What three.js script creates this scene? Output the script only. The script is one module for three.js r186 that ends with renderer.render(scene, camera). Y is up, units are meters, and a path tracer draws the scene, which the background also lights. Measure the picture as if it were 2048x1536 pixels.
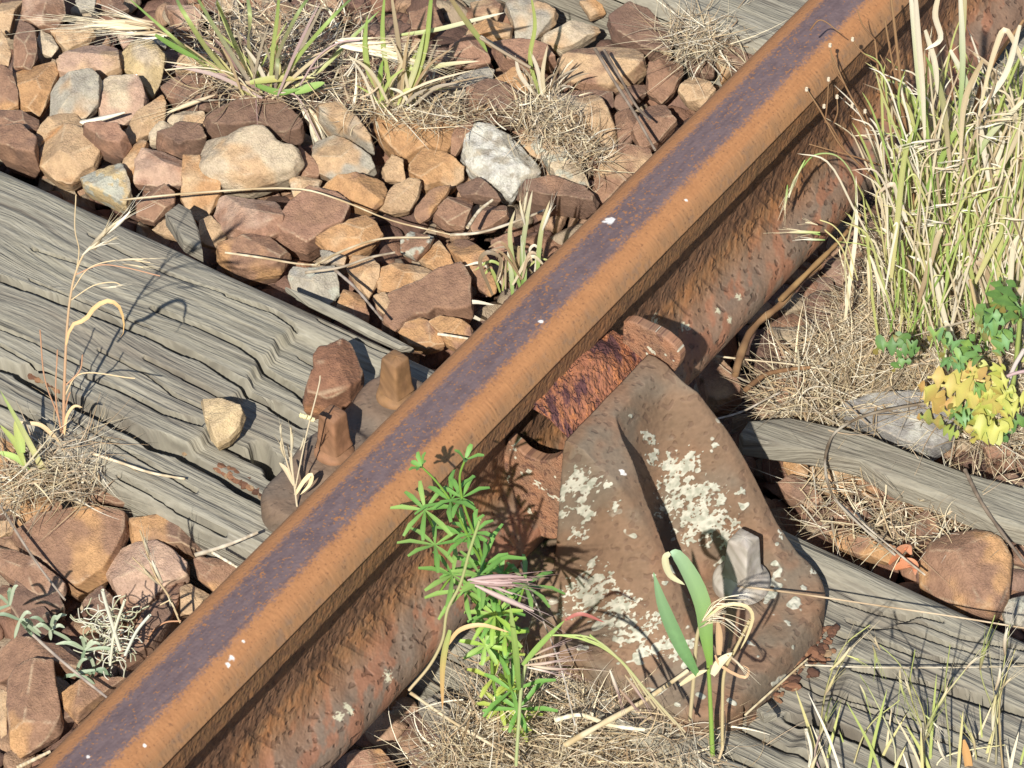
import * as THREE from 'three';
import { mergeGeometries, mergeVertices } from 'three/addons/utils/BufferGeometryUtils.js';

// ---------------------------------------------------------------- camera, sky, sun, exposure
const W = 1024, H = 768;
const scene = new THREE.Scene();
const camera = new THREE.PerspectiveCamera(10.757, W / H, 0.05, 200);
const CAM = new THREE.Vector3(-1.42719, 1.79458, 0.98090), FWD = new THREE.Vector3(0.60705667, -0.68250878, -0.4070184);
camera.position.copy(CAM); camera.lookAt(CAM.clone().add(FWD)); camera.updateMatrixWorld(true); camera.updateProjectionMatrix();
const SUN = new THREE.Vector3(-45, 43.5, 19).normalize();
{
  const w = 256, h = 128, d = new Float32Array(w * h * 4);
  for (let j = 0; j < h; j++) for (let i = 0; i < w; i++) {
    const el = ((j + .5) / h - .5) * Math.PI, az = (i + .5) / w * 6.2832;
    const t = Math.max(0, Math.sin(el)), k = Math.pow(1 - t, 3), o = (j * w + i) * 4;
    const c = el < 0 ? [.15, .135, .115] : [.11 + .32 * k, .17 + .31 * k, .32 + .22 * k];
    const cl = el > 0 ? (.05) * Math.max(0, Math.sin(az * 3 + 1) * Math.sin(el * 9 + az * 2) + Math.sin(az * 7) * .4) : 0;
    for (let c3 = 0; c3 < 3; c3++) d[o + c3] = c[c3] + cl; d[o + 3] = 1;
  }
  const sky = new THREE.DataTexture(d, w, h, THREE.RGBAFormat, THREE.FloatType);
  sky.mapping = THREE.EquirectangularReflectionMapping; sky.magFilter = sky.minFilter = THREE.LinearFilter; sky.needsUpdate = true;
  scene.background = sky; scene.environment = sky; scene.backgroundIntensity = 1; scene.environmentIntensity = 1;
}
const sun = new THREE.DirectionalLight(0xfffaf3, 5);
sun.position.copy(SUN).multiplyScalar(6); sun.target.position.set(0.1, 0, 0); sun.castShadow = true; sun.shadow.radius = 1;
sun.shadow.mapSize.set(4096, 4096);
Object.assign(sun.shadow.camera, { left: -1.2, right: 1.2, top: 1.2, bottom: -1.2, near: .5, far: 15 });
scene.add(sun, sun.target);
const EXPOSURE = 1.2;

// ---------------------------------------------------------------- numbers and noise
function rng(seed) { let a = seed >>> 0; return () => { a = (a + 0x6D2B79F5) | 0; let t = Math.imul(a ^ (a >>> 15), 1 | a); t = (t + Math.imul(t ^ (t >>> 7), 61 | t)) ^ t; return ((t ^ (t >>> 14)) >>> 0) / 4294967296; }; }
const PERM = new Uint8Array(512), GR = new Float32Array(256);
{ const r = rng(77), p = [...Array(256).keys()]; for (let i = 255; i > 0; i--) { const j = Math.floor(r() * (i + 1)); [p[i], p[j]] = [p[j], p[i]]; } for (let i = 0; i < 512; i++) PERM[i] = p[i & 255]; for (let i = 0; i < 256; i++) GR[i] = r() * 2 - 1; }
function noise(x, y, z = 0) {                       // value noise, -1..1
  const X = Math.floor(x), Y = Math.floor(y), Z = Math.floor(z); let u = x - X, v = y - Y, w = z - Z;
  u = u * u * (3 - 2 * u); v = v * v * (3 - 2 * v); w = w * w * (3 - 2 * w);
  const a = PERM[X & 255], b = PERM[(X + 1) & 255], y0 = Y & 255, y1 = (Y + 1) & 255, z0 = Z & 255, z1 = (Z + 1) & 255;
  const aa = PERM[a + y0], ab = PERM[a + y1], ba = PERM[b + y0], bb = PERM[b + y1];
  const l = (p, q, t) => p + (q - p) * t;
  return l(l(l(GR[PERM[aa + z0]], GR[PERM[ba + z0]], u), l(GR[PERM[ab + z0]], GR[PERM[bb + z0]], u), v),
    l(l(GR[PERM[aa + z1]], GR[PERM[ba + z1]], u), l(GR[PERM[ab + z1]], GR[PERM[bb + z1]], u), v), w);
}
function fbm(x, y, z = 0, o = 4) { let s = 0, a = .5, t = 0; for (let i = 0; i < o; i++) { s += a * noise(x, y, z); t += a; a *= .5; x = x * 2.03 + 17.1; y = y * 2.03 + 5.3; z = z * 2.03 + 9.7; } return s / t; }
const clamp = (x, a = 0, b = 1) => x < a ? a : x > b ? b : x, mix = (a, b, t) => a + (b - a) * t;
const ss = (a, b, x) => { const t = clamp((x - a) / (b - a)); return t * t * (3 - 2 * t); };
const V = (x, y, z) => new THREE.Vector3(x, y, z);
const lin = h => { const c = new THREE.Color(h); return [c.r, c.g, c.b]; };
const mix3 = (a, b, t) => [mix(a[0], b[0], t), mix(a[1], b[1], t), mix(a[2], b[2], t)];

// ---------------------------------------------------------------- survey: where a sight line of the 2048 x 1536 photograph meets a real plane
const ray = (px, py) => V((px / 1024) - 1, 1 - (py / 768), .5).unproject(camera).sub(CAM).normalize();
function at(px, py, y = 0) { const d = ray(px, py); return CAM.clone().addScaledVector(d, (y - CAM.y) / d.y); }
function atX(px, py, x) { const d = ray(px, py); return CAM.clone().addScaledVector(d, (x - CAM.x) / d.x); }
const HF = V(FWD.x, 0, FWD.z).normalize(), RIGHT = V(-HF.z, 0, HF.x);
function standing(bx, by, by_y) {                    // points in the upright plane through a plant's foot, off = metres nearer
  const b = at(bx, by, by_y);
  return (px, py, off = 0) => { const d = ray(px, py); return CAM.clone().addScaledVector(d, (b.clone().sub(CAM).dot(HF) - off) / d.dot(HF)); };
}

// ---------------------------------------------------------------- naming and tagging
const used = {};
function numbered(n) { const k = used[n] = (used[n] ?? -1) + 1; return k ? `${n}_${String(k).padStart(3, '0')}` : n; }
function tag(o, label, category, group, kind) { if (label) o.userData.label = label; if (category) o.userData.category = category; if (group) o.userData.group = group; if (kind) o.userData.kind = kind; return o; }
function thing(name, label, category, pos, group) { const g = new THREE.Group(); g.name = numbered(name); g.position.copy(pos); scene.add(g); return tag(g, label, category, group); }
function top(name, geo, mat, label, category, group, kind) { const m = mesh(name, geo, mat, scene, true); return tag(m, label, category, group, kind); }
function mesh(name, geo, mat, parent, isTop) { const m = new THREE.Mesh(geo, mat); m.name = isTop ? numbered(name) : name; m.castShadow = m.receiveShadow = true; parent.add(m); return m; }
// geometry given in world metres, hung under a thing standing elsewhere
function part(name, geo, mat, t) { geo.translate(-t.position.x, -t.position.y, -t.position.z); return mesh(name, geo, mat, t); }

// ---------------------------------------------------------------- mesh builder with vertex colours
class MB {
  constructor() { this.p = []; this.c = []; this.i = []; this.u = []; this.cut = []; }
  mark() { this.cut.push([this.p.length / 3, this.i.length]); }
  pieces() { return this.cut.map(([v, i], k) => { const [v1, i1] = this.cut[k + 1] ?? [this.p.length / 3, this.i.length], m = new MB(); m.p = this.p.slice(v * 3, v1 * 3); m.c = this.c.slice(v * 3, v1 * 3); m.u = this.u.slice(v * 2, v1 * 2); m.i = this.i.slice(i, i1).map(q => q - v); return m; }); }
  v(p, c) { this.p.push(p.x, p.y, p.z); this.c.push(c[0], c[1], c[2]); this.u.push(p.x * 3, p.z * 3 + p.y * 3); return this.p.length / 3 - 1; }
  geo() { const g = new THREE.BufferGeometry(); g.setAttribute('position', new THREE.Float32BufferAttribute(this.p, 3)); g.setAttribute('color', new THREE.Float32BufferAttribute(this.c, 3)); g.setAttribute('uv', new THREE.Float32BufferAttribute(this.u, 2)); g.setIndex(this.i); g.computeVertexNormals(); return g; }
  grid(nu, nv, f, closedU = false) {                 // f(i, j) -> [Vector3, colour]
    const base = this.p.length / 3;
    for (let j = 0; j <= nv; j++) for (let i = 0; i <= nu; i++) { const [p, c] = f(i, j); this.v(p, c); }
    for (let j = 0; j < nv; j++) for (let i = 0; i < nu; i++) { const a = base + j * (nu + 1) + i, b = a + 1, d = a + nu + 1, e = d + 1; this.i.push(a, b, d, b, e, d); }
    return this;
  }
  tube(pts, r, col, sides = 5) {                     // r and col: value or function of 0..1
    this.mark(); const n = pts.length, fr = typeof r === 'function' ? r : () => r, fc = typeof col === 'function' ? col : () => col;
    let nrm = null; const base = this.p.length / 3;
    for (let k = 0; k < n; k++) {
      const t = pts[Math.min(k + 1, n - 1)].clone().sub(pts[Math.max(k - 1, 0)]).normalize();
      if (!nrm) nrm = V(.3, .2, .9).cross(t).normalize(); else nrm.addScaledVector(t, -nrm.dot(t)).normalize();
      const b = t.clone().cross(nrm), rr = fr(k / (n - 1)), cc = fc(k / (n - 1));
      for (let s = 0; s < sides; s++) { const a = s / sides * 6.2832; this.v(pts[k].clone().addScaledVector(nrm, Math.cos(a) * rr).addScaledVector(b, Math.sin(a) * rr), cc); }
    }
    for (let k = 0; k < n - 1; k++) for (let s = 0; s < sides; s++) { const a = base + k * sides + s, b = base + k * sides + (s + 1) % sides; this.i.push(a, a + sides, b, b, a + sides, b + sides); }
    return this;
  }
  blade(pts, w, col, face, fold = .25) {             // a leaf: folded strip, w and col functions of 0..1, face = rough direction its flat side looks
    this.mark(); const n = pts.length, base = this.p.length / 3, fw = typeof w === 'function' ? w : t => w * Math.pow(Math.sin(Math.PI * (.12 + .88 * t)), .6), fc = typeof col === 'function' ? col : () => col;
    for (let k = 0; k < n; k++) {
      const t = pts[Math.min(k + 1, n - 1)].clone().sub(pts[Math.max(k - 1, 0)]).normalize();
      const s = t.clone().cross(face).normalize(), nn = s.clone().cross(t), h = fw(k / (n - 1)) / 2, c = fc(k / (n - 1));
      this.v(pts[k].clone().addScaledVector(s, -h).addScaledVector(nn, h * fold), c.map(q => q * .95)); this.v(pts[k], c.map(q => Math.min(1, q * 1.1))); this.v(pts[k].clone().addScaledVector(s, h).addScaledVector(nn, h * fold), c.map(q => q * .92));
    }
    for (let k = 0; k < n - 1; k++) for (let s = 0; s < 2; s++) { const a = base + k * 3 + s; this.i.push(a, a + 1, a + 3, a + 1, a + 4, a + 3); }
    return this;
  }
}
const curve = (pts, n) => new THREE.CatmullRomCurve3(pts, false, 'centripetal').getPoints(n);

// ---------------------------------------------------------------- computed textures
function texture(w, h, f, srgb = true, wrap = THREE.RepeatWrapping) {
  const d = new Uint8Array(w * h * 4);
  const enc = x => { x = clamp(x); return 255 * (x <= .0031308 ? 12.92 * x : 1.055 * Math.pow(x, 1 / 2.4) - .055); };
  for (let j = 0; j < h; j++) for (let i = 0; i < w; i++) { const c = f((i + .5) / w, (j + .5) / h, i, j), o = (j * w + i) * 4; if (srgb) { d[o] = enc(c[0]); d[o + 1] = enc(c[1]); d[o + 2] = enc(c[2]); } else d[o] = d[o + 1] = d[o + 2] = 255 * clamp(c); d[o + 3] = 255; }
  const t = new THREE.DataTexture(d, w, h, THREE.RGBAFormat); t.wrapS = t.wrapT = wrap; t.magFilter = THREE.LinearFilter; t.minFilter = THREE.LinearMipmapLinearFilter; t.generateMipmaps = true; if (srgb) t.colorSpace = THREE.SRGBColorSpace; t.needsUpdate = true; return t;
}
const tileN = (u, v, f, o, s) => {                   // noise that repeats over the unit square
  const w = (a, b) => fbm(a * f + s, b * f + s * 1.7, s, o), bu = ss(.8, 1, u), bv = ss(.8, 1, v);
  return mix(mix(w(u, v), w(u - 1, v), bu), mix(w(u, v - 1), w(u - 1, v - 1), bu), bv);
};
const grainMap = texture(512, 512, (u, v) => { const a = tileN(u, v, 14, 5, 3), b = tileN(u, v, 90, 2, 8); const s = clamp(.83 + .26 * a + .22 * b); return [s, s * (1 + .03 * a), s * (1 + .05 * b)]; });
const grainBump = texture(512, 512, (u, v) => .5 + .38 * tileN(u, v, 20, 5, 13) + .24 * tileN(u, v, 110, 2, 4), false);

// ---------------------------------------------------------------- materials
const M = (o) => new THREE.MeshStandardMaterial({ roughness: .9, metalness: 0, ...o });
const stoneMat = M({ vertexColors: true, map: grainMap, bumpMap: grainBump, bumpScale: .0011, roughness: .88 });
const soilMat = M({ vertexColors: true, map: grainMap, bumpMap: grainBump, bumpScale: .006, roughness: 1 });
const leafMat = new THREE.MeshPhysicalMaterial({ vertexColors: true, roughness: .55, transmission: .22, thickness: 0, side: THREE.DoubleSide });
const strawMat = M({ vertexColors: true, roughness: .7, side: THREE.DoubleSide });
const twigMat = M({ vertexColors: true, roughness: .9 });

// ---------------------------------------------------------------- the ground between and under everything
{
  const b = new MB(), soil = lin('#6f5540'), dark = lin('#4a382b');
  const edges = n => { const a = []; for (let i = 0; i <= n; i++) a.push(-.7 + 2 * i / n); return [-60, -8, -2.2, ...a, 2.8, 8, 60]; };
  const xs = edges(150), zs = edges(150).map(z => z - .25);
  b.grid(xs.length - 1, zs.length - 1, (i, j) => { const x = xs[i], z = zs[j]; return [V(x, -.082 + .016 * fbm(x * 14, z * 14, 1, 4), z), mix3(dark, soil, clamp(.5 + fbm(x * 30, z * 30, 5, 3)))]; });
  const g = b.geo(); const uv = g.attributes.uv, p = g.attributes.position; for (let i = 0; i < p.count; i++) uv.setXY(i, p.getX(i) * 6, p.getZ(i) * 6);
  // winding: upward
  const ix = g.index.array; for (let k = 0; k < ix.length; k += 3) { const t = ix[k]; ix[k] = ix[k + 1]; ix[k + 1] = t; } g.computeVertexNormals();
  top('ground', g, soilMat, 'brown soil showing in the gaps under the ballast stones', null, null, 'structure');
}

// ---------------------------------------------------------------- timber
const woodA = lin('#98927f'), woodB = lin('#817b6d'), woodC = lin('#574f44'), woodW = lin('#aaa597'), woodR = lin('#8a5a3c');
const KNOT = { z: -.382, x: .122 };
function woodWarp(u, v) { return .005 * fbm(u * 2.2, v * 3, 2, 2) + .0015 * noise(u * 9, v * 12, 7); }
function woodPix(u, v, seed, knot) {                  // u along the grain and v across, both in metres
  let w = v + woodWarp(u, v);
  if (knot) { const dz = u - KNOT.z, dx = v - KNOT.x, r = Math.hypot(dz * .8, dx * 1.5); w += .02 * Math.exp(-(dz * dz) / .0035) * Math.tanh(dx / .012) * Math.exp(-Math.abs(dx) / .06); if (r < .012) w = r * 1.6; }
  const wob = w + .0008 * fbm(u * 40, v * 60, seed + 2, 2);
  const f1 = fbm(u * 12, wob * 260, seed, 4), f2 = fbm(u * 38, wob * 900, seed + 3, 3), pa = fbm(u * 14, v * 30, seed + 6, 4), fine = fbm(u * 300, v * 1500, seed + 8, 2), bandy = fbm(u * 5, w * 60, seed + 11, 3);
  let c = mix3(woodB, woodA, clamp(.5 + f1 * .55 + f2 * .55 + pa * .4)); c = mix3(c, woodC, clamp(ss(.18, .55, -f1 + bandy * .3) * .5 + ss(.2, .5, -f2) * .22)); c = mix3(c, woodW, clamp((f2 - .1) * 1.1 + pa * .6) * .5); c = mix3(c, lin('#7d775f'), clamp(pa * 1.1 - .12) * .45); c = mix3(c, lin('#776554'), clamp(-pa * 1.2 - .2) * .4);
  const q = 1 + fine * .16; c = [c[0] * q, c[1] * q, c[2] * q];
  const hgt = clamp(.58 + f1 * .4 + f2 * .3 + bandy * .2 + fine * .12 - ss(.2, .42, -f1) * .22);
  return [c, hgt];
}
function woodTex(seed, knot, z0, zl, xl, w, h) {
  const col = texture(w, h, (u, v) => woodPix(z0 + u * zl, v * xl, seed, knot)[0], true, THREE.MirroredRepeatWrapping);
  const bmp = texture(w / 2, h, (u, v) => woodPix(z0 + u * zl, v * xl, seed, knot)[1], false, THREE.MirroredRepeatWrapping);
  return M({ map: col, bumpMap: bmp, bumpScale: .0013, vertexColors: true, roughness: .9 });
}
const Z0 = -.46, ZL = .9, SX0 = -.045, SX1 = .158;
const sleeperMat = woodTex(4, true, Z0, ZL, SX1 - SX0, 2048, 1024);
const plankMat = woodTex(31, false, 0, .5, .1, 1024, 512);

// open checks in the near sleeper, traced along the grain: points, half width and depth in millimetres
const CRACKS = [
  ['0,557 44,573 137,607 284,665 403,718 492,772 547,796 601,831', 1.9, 11], ['14,482 68,499 154,526 178,533', .8, 4], ['308,619 403,656 478,690 533,728', 1.3, 7], ['533,728 590,765 612,790', 1.5, 8],
  ['0,656 68,684 137,718 178,735', .8, 4], ['294,718 369,755 444,793', 1, 6], ['178,755 239,779 328,824 400,844', 1.3, 7], ['0,728 51,745 120,786 164,810 239,848 308,882 376,906 447,944 514,988 575,1020', 3.6, 15],
  ['440,868 490,890 530,912', 2.2, 11], ['520,880 545,900 548,930', 3.6, 13], ['0,803 60,830 100,862', 2, 9], ['454,591 547,622 588,650', 1, 5], ['0,690 80,735 160,775', .7, 4], ['200,700 290,745 350,790 420,822', .7, 4],
  ['60,560 190,612 300,655', .6, 3], ['180,470 330,545 450,585', .6, 3], ['330,880 420,930 520,975', .8, 5], ['150,840 260,905 390,980', .8, 4], ['240,950 350,1010 450,1060', .8, 4], ['60,355 220,420 420,510 640,620', .7, 3.5], ['600,700 680,740 740,780', .8, 4], ['560,745 640,790', .9, 5], ['640,640 740,690 800,715', .9, 4],
  ['1584,1421 1656,1452 1724,1479 1792,1517 1850,1540', 3.2, 14], ['1710,1336 1792,1349 1895,1380 1997,1411 2060,1434', 2, 10], ['1676,1250 1740,1275 1830,1310 1930,1330', 1, 6], ['1700,1225 1790,1250 1900,1290 2048,1330', .8, 5], ['1600,1350 1700,1400 1850,1440 2000,1490', .9, 5], ['1660,1180 1760,1210 1880,1240', .9, 5], ['1640,1390 1760,1430 1880,1480 1960,1510', .8, 4], ['1480,1440 1560,1480 1640,1530', 1.5, 7], ['1430,1500 1520,1540', 1.2, 6], ['1800,1230 1920,1275 2048,1300', .7, 4],
].map(([s, w, d]) => ({ w: w * 1.8 / 1000, d: d * 2.6 / 1000, p: s.split(' ').map(q => { const [x, y] = q.split(',').map(Number), a = at(x, y, 0); return [a.x, a.z]; }) }));
const STEP = '588,650 560,682 545,700 523,722 505,745 492,772 480,790 452,806 440,830 425,850 400,880'.split(' ').map(q => { const [x, y] = q.split(',').map(Number), a = at(x, y, 0); return [a.x, a.z]; }).sort((a, b) => a[0] - b[0]);
function interp(tab, x) { if (x <= tab[0][0]) return tab[0][1]; for (let k = 1; k < tab.length; k++) if (x <= tab[k][0]) return mix(tab[k - 1][1], tab[k][1], (x - tab[k - 1][0]) / (tab[k][0] - tab[k - 1][0] || 1)); return tab[tab.length - 1][1]; }
function sleeperTop(x, z) {
  const e = Math.min(x - SX0, SX1 - x), wav = .0025 * fbm(z * 7, x * 20, 3, 3);
  let y = .001 * fbm(z * 4, (x + woodWarp(z, x - SX0)) * 60, 9, 4) + .0012 * fbm(z * 14, x * 240, 2, 2);
  if (Math.abs(z) < .43) {
    const l = interp(STEP, x) + .0016 * noise(x * 220, 3) + .0008 * noise(x * 600, 8), dz = z - l;
    const rec = x < .132 && x > .004 ? 1 : ss(.142, .132, x) * ss(-.012, .004, x);
    const r2 = .208 + .02 * fbm(x * 30, 1, 4, 3);
    y -= .0075 * rec * ss(-.003, .002, dz) * (z > 0 ? ss(r2 + .012, r2, z) : 1);
    for (const c of CRACKS) for (let k = 0; k + 1 < c.p.length; k++) {
      const [ax, az] = c.p[k], [bx, bz] = c.p[k + 1]; if (z < Math.min(az, bz) - .008 || z > Math.max(az, bz) + .008) continue;
      const dx = bx - ax, dzz = bz - az, t = clamp(((x - ax) * dx + (z - az) * dzz) / (dx * dx + dzz * dzz)), d = Math.hypot(x - ax - t * dx, z - az - t * dzz) ;
      const ww = c.w * (.8 + .35 * noise(z * 45, k * 3, c.w * 1e4)); if (d < ww * 2.2) y -= c.d * (1 - ss(ww * .5, ww * 1.25, d));
    }
  }
  const R = .012 + wav; if (e < R) y -= R - Math.sqrt(Math.max(0, R * R - (R - Math.max(e, 0)) ** 2));
  return y;
}
function sleeper(label, shift, fine, mat, zEnd) {
  const b = new MB(), nx = fine ? 300 : 60, step = fine ? .002 : .006, z = []; const za = fine ? -.46 : -.45, zb = fine ? .44 : .4;
  z.push(-2, -1.2, -.8, -.55); for (let q = za; q < zb; q += step) z.push(q); z.push(.46, .5, zEnd);
  const white = [1, 1, 1];
  b.grid(nx, z.length - 1, (i, j) => { const x = SX0 + (SX1 - SX0) * i / nx; return [V(x, sleeperTop(x + (fine ? 0 : 0), fine ? z[j] : z[j] + 5), z[j]), white]; });
  const g1 = b.geo(); const p = g1.attributes.position, uv = g1.attributes.uv;
  for (let i = 0; i < p.count; i++) uv.setXY(i, (p.getZ(i) - Z0) / ZL, (p.getX(i) - SX0) / (SX1 - SX0));
  const ix = g1.index.array; for (let k = 0; k < ix.length; k += 3) { const t = ix[k]; ix[k] = ix[k + 1]; ix[k + 1] = t; } g1.computeVertexNormals();
  // long sides, ends and underside
  const s = new MB(); const q = (a, c, d, e) => { const o = [a, c, d, e].map(v => s.v(v, white)); s.i.push(o[0], o[1], o[2], o[0], o[2], o[3]); };
  const yT = -.0125, yB = -.127, A = -2, B = zEnd;
  for (let k = 0; k < 16; k++) { const a = mix(A, B, k / 16), c = mix(A, B, (k + 1) / 16); q(V(SX0, yT, a), V(SX0, yB, a), V(SX0, yB, c), V(SX0, yT, c)); q(V(SX1, yT, c), V(SX1, yB, c), V(SX1, yB, a), V(SX1, yT, a)); }
  q(V(SX0, yB, A), V(SX1, yB, A), V(SX1, yB, B), V(SX0, yB, B)); q(V(SX0, yT, B), V(SX0, yB, B), V(SX1, yB, B), V(SX1, yT, B)); q(V(SX1, yT, A), V(SX1, yB, A), V(SX0, yB, A), V(SX0, yT, A));
  const g2 = s.geo(), p2 = g2.attributes.position, u2 = g2.attributes.uv; for (let i = 0; i < p2.count; i++) u2.setXY(i, (p2.getZ(i) - Z0) / ZL, (p2.getY(i)) / .2 + .37);
  const g = mergeGeometries([g1, g2]); g.translate(shift, 0, 0);
  return top('wooden_sleeper', g, mat, label, 'sleeper', null);
}
sleeper('weathered grey timber sleeper with long open cracks under the rail chair', 0, true, sleeperMat, .52);
sleeper('far grey timber sleeper crossing under the rail at the top edge', .603, false, sleeperMat, .52);

// ---------------------------------------------------------------- the rail: a double-headed section drawn along x
const T = .19, RB = .045, HS = .832;
const half = [[0, 145], [5, 144.9], [10, 144.6], [14, 144.1], [18, 143.3], [22, 142], [25.5, 140.2], [28.5, 137.6], [30.6, 134.6], [32, 132.4], [32.8, 131.3], [33, 130.8], [32.9, 130.3], [31, 129.6], [30.6, 129.3], [30.5, 128.6], [30.4, 125], [30.3, 119], [30.3, 112], [30.2, 111], [29.9, 110.4], [29.2, 110], [27.5, 109.4], [20, 104], [13, 100], [10, 95], [9.5, 88], [9.3, 78], [9.3, 68], [9.6, 60], [10.3, 54], [12, 47], [14.5, 41.5], [18, 36.5], [22, 33], [26, 30.6], [30, 28], [33, 24.6], [35.2, 20.5], [36, 15.5], [35.4, 10], [33, 5], [28, 1.6], [20, 0], [8, 0], [0, 0]].map(([z, y]) => [(y > 96 ? z * HS : z) / 1000, y / 1000]);
const loop = [...half, ...half.slice(1, -1).reverse().map(([z, y]) => [-z, y])]; loop.push(loop[0]);
const cum = [0]; for (let k = 1; k < loop.length; k++) cum.push(cum[k - 1] + Math.hypot(loop[k][0] - loop[k - 1][0], loop[k][1] - loop[k - 1][1]));
const PER = cum[cum.length - 1], RL = 1.4, RX0 = -.5;
function onLoop(v) { const s = v * PER; let k = 1; while (k < cum.length - 1 && cum[k] < s) k++; const t = (s - cum[k - 1]) / (cum[k] - cum[k - 1]); return [mix(loop[k - 1][0], loop[k][0], t), mix(loop[k - 1][1], loop[k][1], t)]; }
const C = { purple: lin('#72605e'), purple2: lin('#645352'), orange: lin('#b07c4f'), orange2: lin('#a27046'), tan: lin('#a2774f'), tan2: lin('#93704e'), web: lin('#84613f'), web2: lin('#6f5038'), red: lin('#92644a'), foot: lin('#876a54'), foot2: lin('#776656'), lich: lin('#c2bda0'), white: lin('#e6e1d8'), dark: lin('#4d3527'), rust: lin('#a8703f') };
// droppings, scratches and lichen on the rail, placed where they sit (pixel, height above the sleeper, radius in mm)
const marks = [[1218, 440, T, 4.2], [1082, 642, T, 1.8], [1372, 392, T, 1.2], [462, 1310, T, 2.2], [456, 1322, T, 1.8], [486, 1278, T, 1.4], [176, 1514, T, 1.4], [288, 1484, T, 1.4]].map(([x, y, h, r]) => { const p = at(x, y, h); return [p.x, p.z, r / 1000]; });
const footLichen = [[675, 1435, 4], [697, 1422, 3], [690, 1413, 2.5], [1465, 603, 5], [1508, 577, 4], [1476, 592, 3], [1420, 650, 4], [1310, 640, 5], [1435, 622, 2.5], [1370, 655, 4], [1412, 655, 3], [1550, 535, 4], [775, 1352, 4], [865, 1257, 4], [888, 1216, 5], [880, 1215, 3], [1460, 640, 3], [1330, 700, 2], [1540, 515, 3], [1500, 610, 2.5]].map(([x, y, r]) => { let b = [9]; for (let k = 0; k < 400; k++) { const v = .27 + .23 * k / 400, [z, h] = onLoop(v); if (h > .056) continue; const p = at(x, y, RB + h), e = Math.abs(p.z - z); if (e < b[0]) b = [e, p.x, v]; } return [b[1], b[2] * PER, r / 1000]; });
function railPix(u, v) {
  const x = RX0 + u * RL, [z, y] = onLoop(v); let c, h = .5;
  const s1 = fbm(x * 160, z * 400 + y * 300, 3, 3), s2 = fbm(x * 700, z * 900 + y * 900, 5, 2);
  if (y > .1296) {
    const w = z + .0010 * fbm(x * 14, z * 30, 1, 3) + .0004 * fbm(x * 90, z * 260, 8, 2), s4 = noise(x * 1900, z * 1900, 2), a = Math.abs(w + .0002);
    const st = fbm(x * 3.5, z * 900, 2, 3);
    c = mix3(mix3(C.purple2, C.purple, clamp(.5 + s1 + st * .5)), mix3(C.orange2, C.orange, clamp(.55 + s1 * .5 + st * .5)), ss(.0086, .0142, a + s2 * .0026 + s4 * .0016));
    const e = ss(.0195, .0255, a + st * .0016); c = mix3(c, mix3(C.tan2, C.tan, clamp(.55 + s1)), e);
    const n = fbm(x * 900, z * 900, 21, 2); if (a < .0125) c = mix3(c, C.rust, ss(.46, .58, n + .16 * fbm(x * 25, z * 25, 3, 2)) * .8);
    c = mix3(c, C.foot2, e * ss(.2, .5, fbm(x * 220, z * 500, 9, 3)) * .35); c = mix3(c, C.dark, ss(.52, .62, fbm(x * 1100, z * 1100, 29, 2)) * .45 * ss(.01, .016, a));
    for (const [mx, mz, r] of marks) { const d = Math.hypot(x - mx, z - mz) / r; if (d < 2) { const k = ss(.9, .55, d + .5 * fbm(x * 500, z * 500, 4, 2)); c = mix3(c, C.white, k); h += k * .2; } }
    h = .5 + s1 * .03 + s2 * .06;
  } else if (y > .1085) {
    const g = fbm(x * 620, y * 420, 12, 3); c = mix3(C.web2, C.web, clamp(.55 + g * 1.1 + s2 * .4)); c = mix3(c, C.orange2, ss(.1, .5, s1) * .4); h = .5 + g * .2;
  } else {
    const q = v * PER * (z < 0 ? -1 : 1), g = fbm(x * 250 + q * 60, q * 200, 15, 4), big = fbm(x * 40 + q * 30, q * 45, 6, 3), pit = ss(.36, .52, fbm(x * 300, q * 300, 33, 2)), fine = fbm(x * 800, q * 800, 3, 2);
    const up = ss(.030, .05, y), fol = ss(.12, .4, fbm(x * 210 - q * 120, q * 60, 18, 3));
    c = mix3(mix3(C.foot, C.foot2, clamp(.45 + big * 1.6)), C.red, ss(.0, .3, fbm(x * 90 + q * 60, q * 90, 40, 4)) * .8);
    c = mix3(c, mix3(C.web, C.rust, clamp(.2 + g * .8)), up * .8); c = mix3(c, lin('#6b4f3c'), ss(.052, .062, y) * .7); c = mix3(c, C.dark, Math.max(pit * .5, fol * .5 * up)); const k9 = 1 + fine * .16; c = [c[0] * k9, c[1] * k9, c[2] * k9];  // web above the fillet painted darker: shade under the head put into colour
    h = .5 + .1 * big + g * (.12 + .26 * up) - pit * .25 - fol * .25 * ss(.034, .042, y) * ss(.09, .06, y) + fine * .05;
    for (const [mx, mz, r] of footLichen) { const d = Math.hypot(x - mx, v * PER - mz) / r; if (d < 2.2) c = mix3(c, C.lich, ss(1.0, .75, d * .8 + 1.8 * Math.abs(fbm(x * 500, v * PER * 500, 4, 3)))); }
  }
  return [c, h];
}
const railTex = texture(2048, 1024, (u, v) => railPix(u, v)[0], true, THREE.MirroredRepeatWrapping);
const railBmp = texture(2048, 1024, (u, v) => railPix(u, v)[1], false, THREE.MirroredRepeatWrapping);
const railMat = M({ map: railTex, bumpMap: railBmp, bumpScale: .0026, roughness: .7 });
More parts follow.
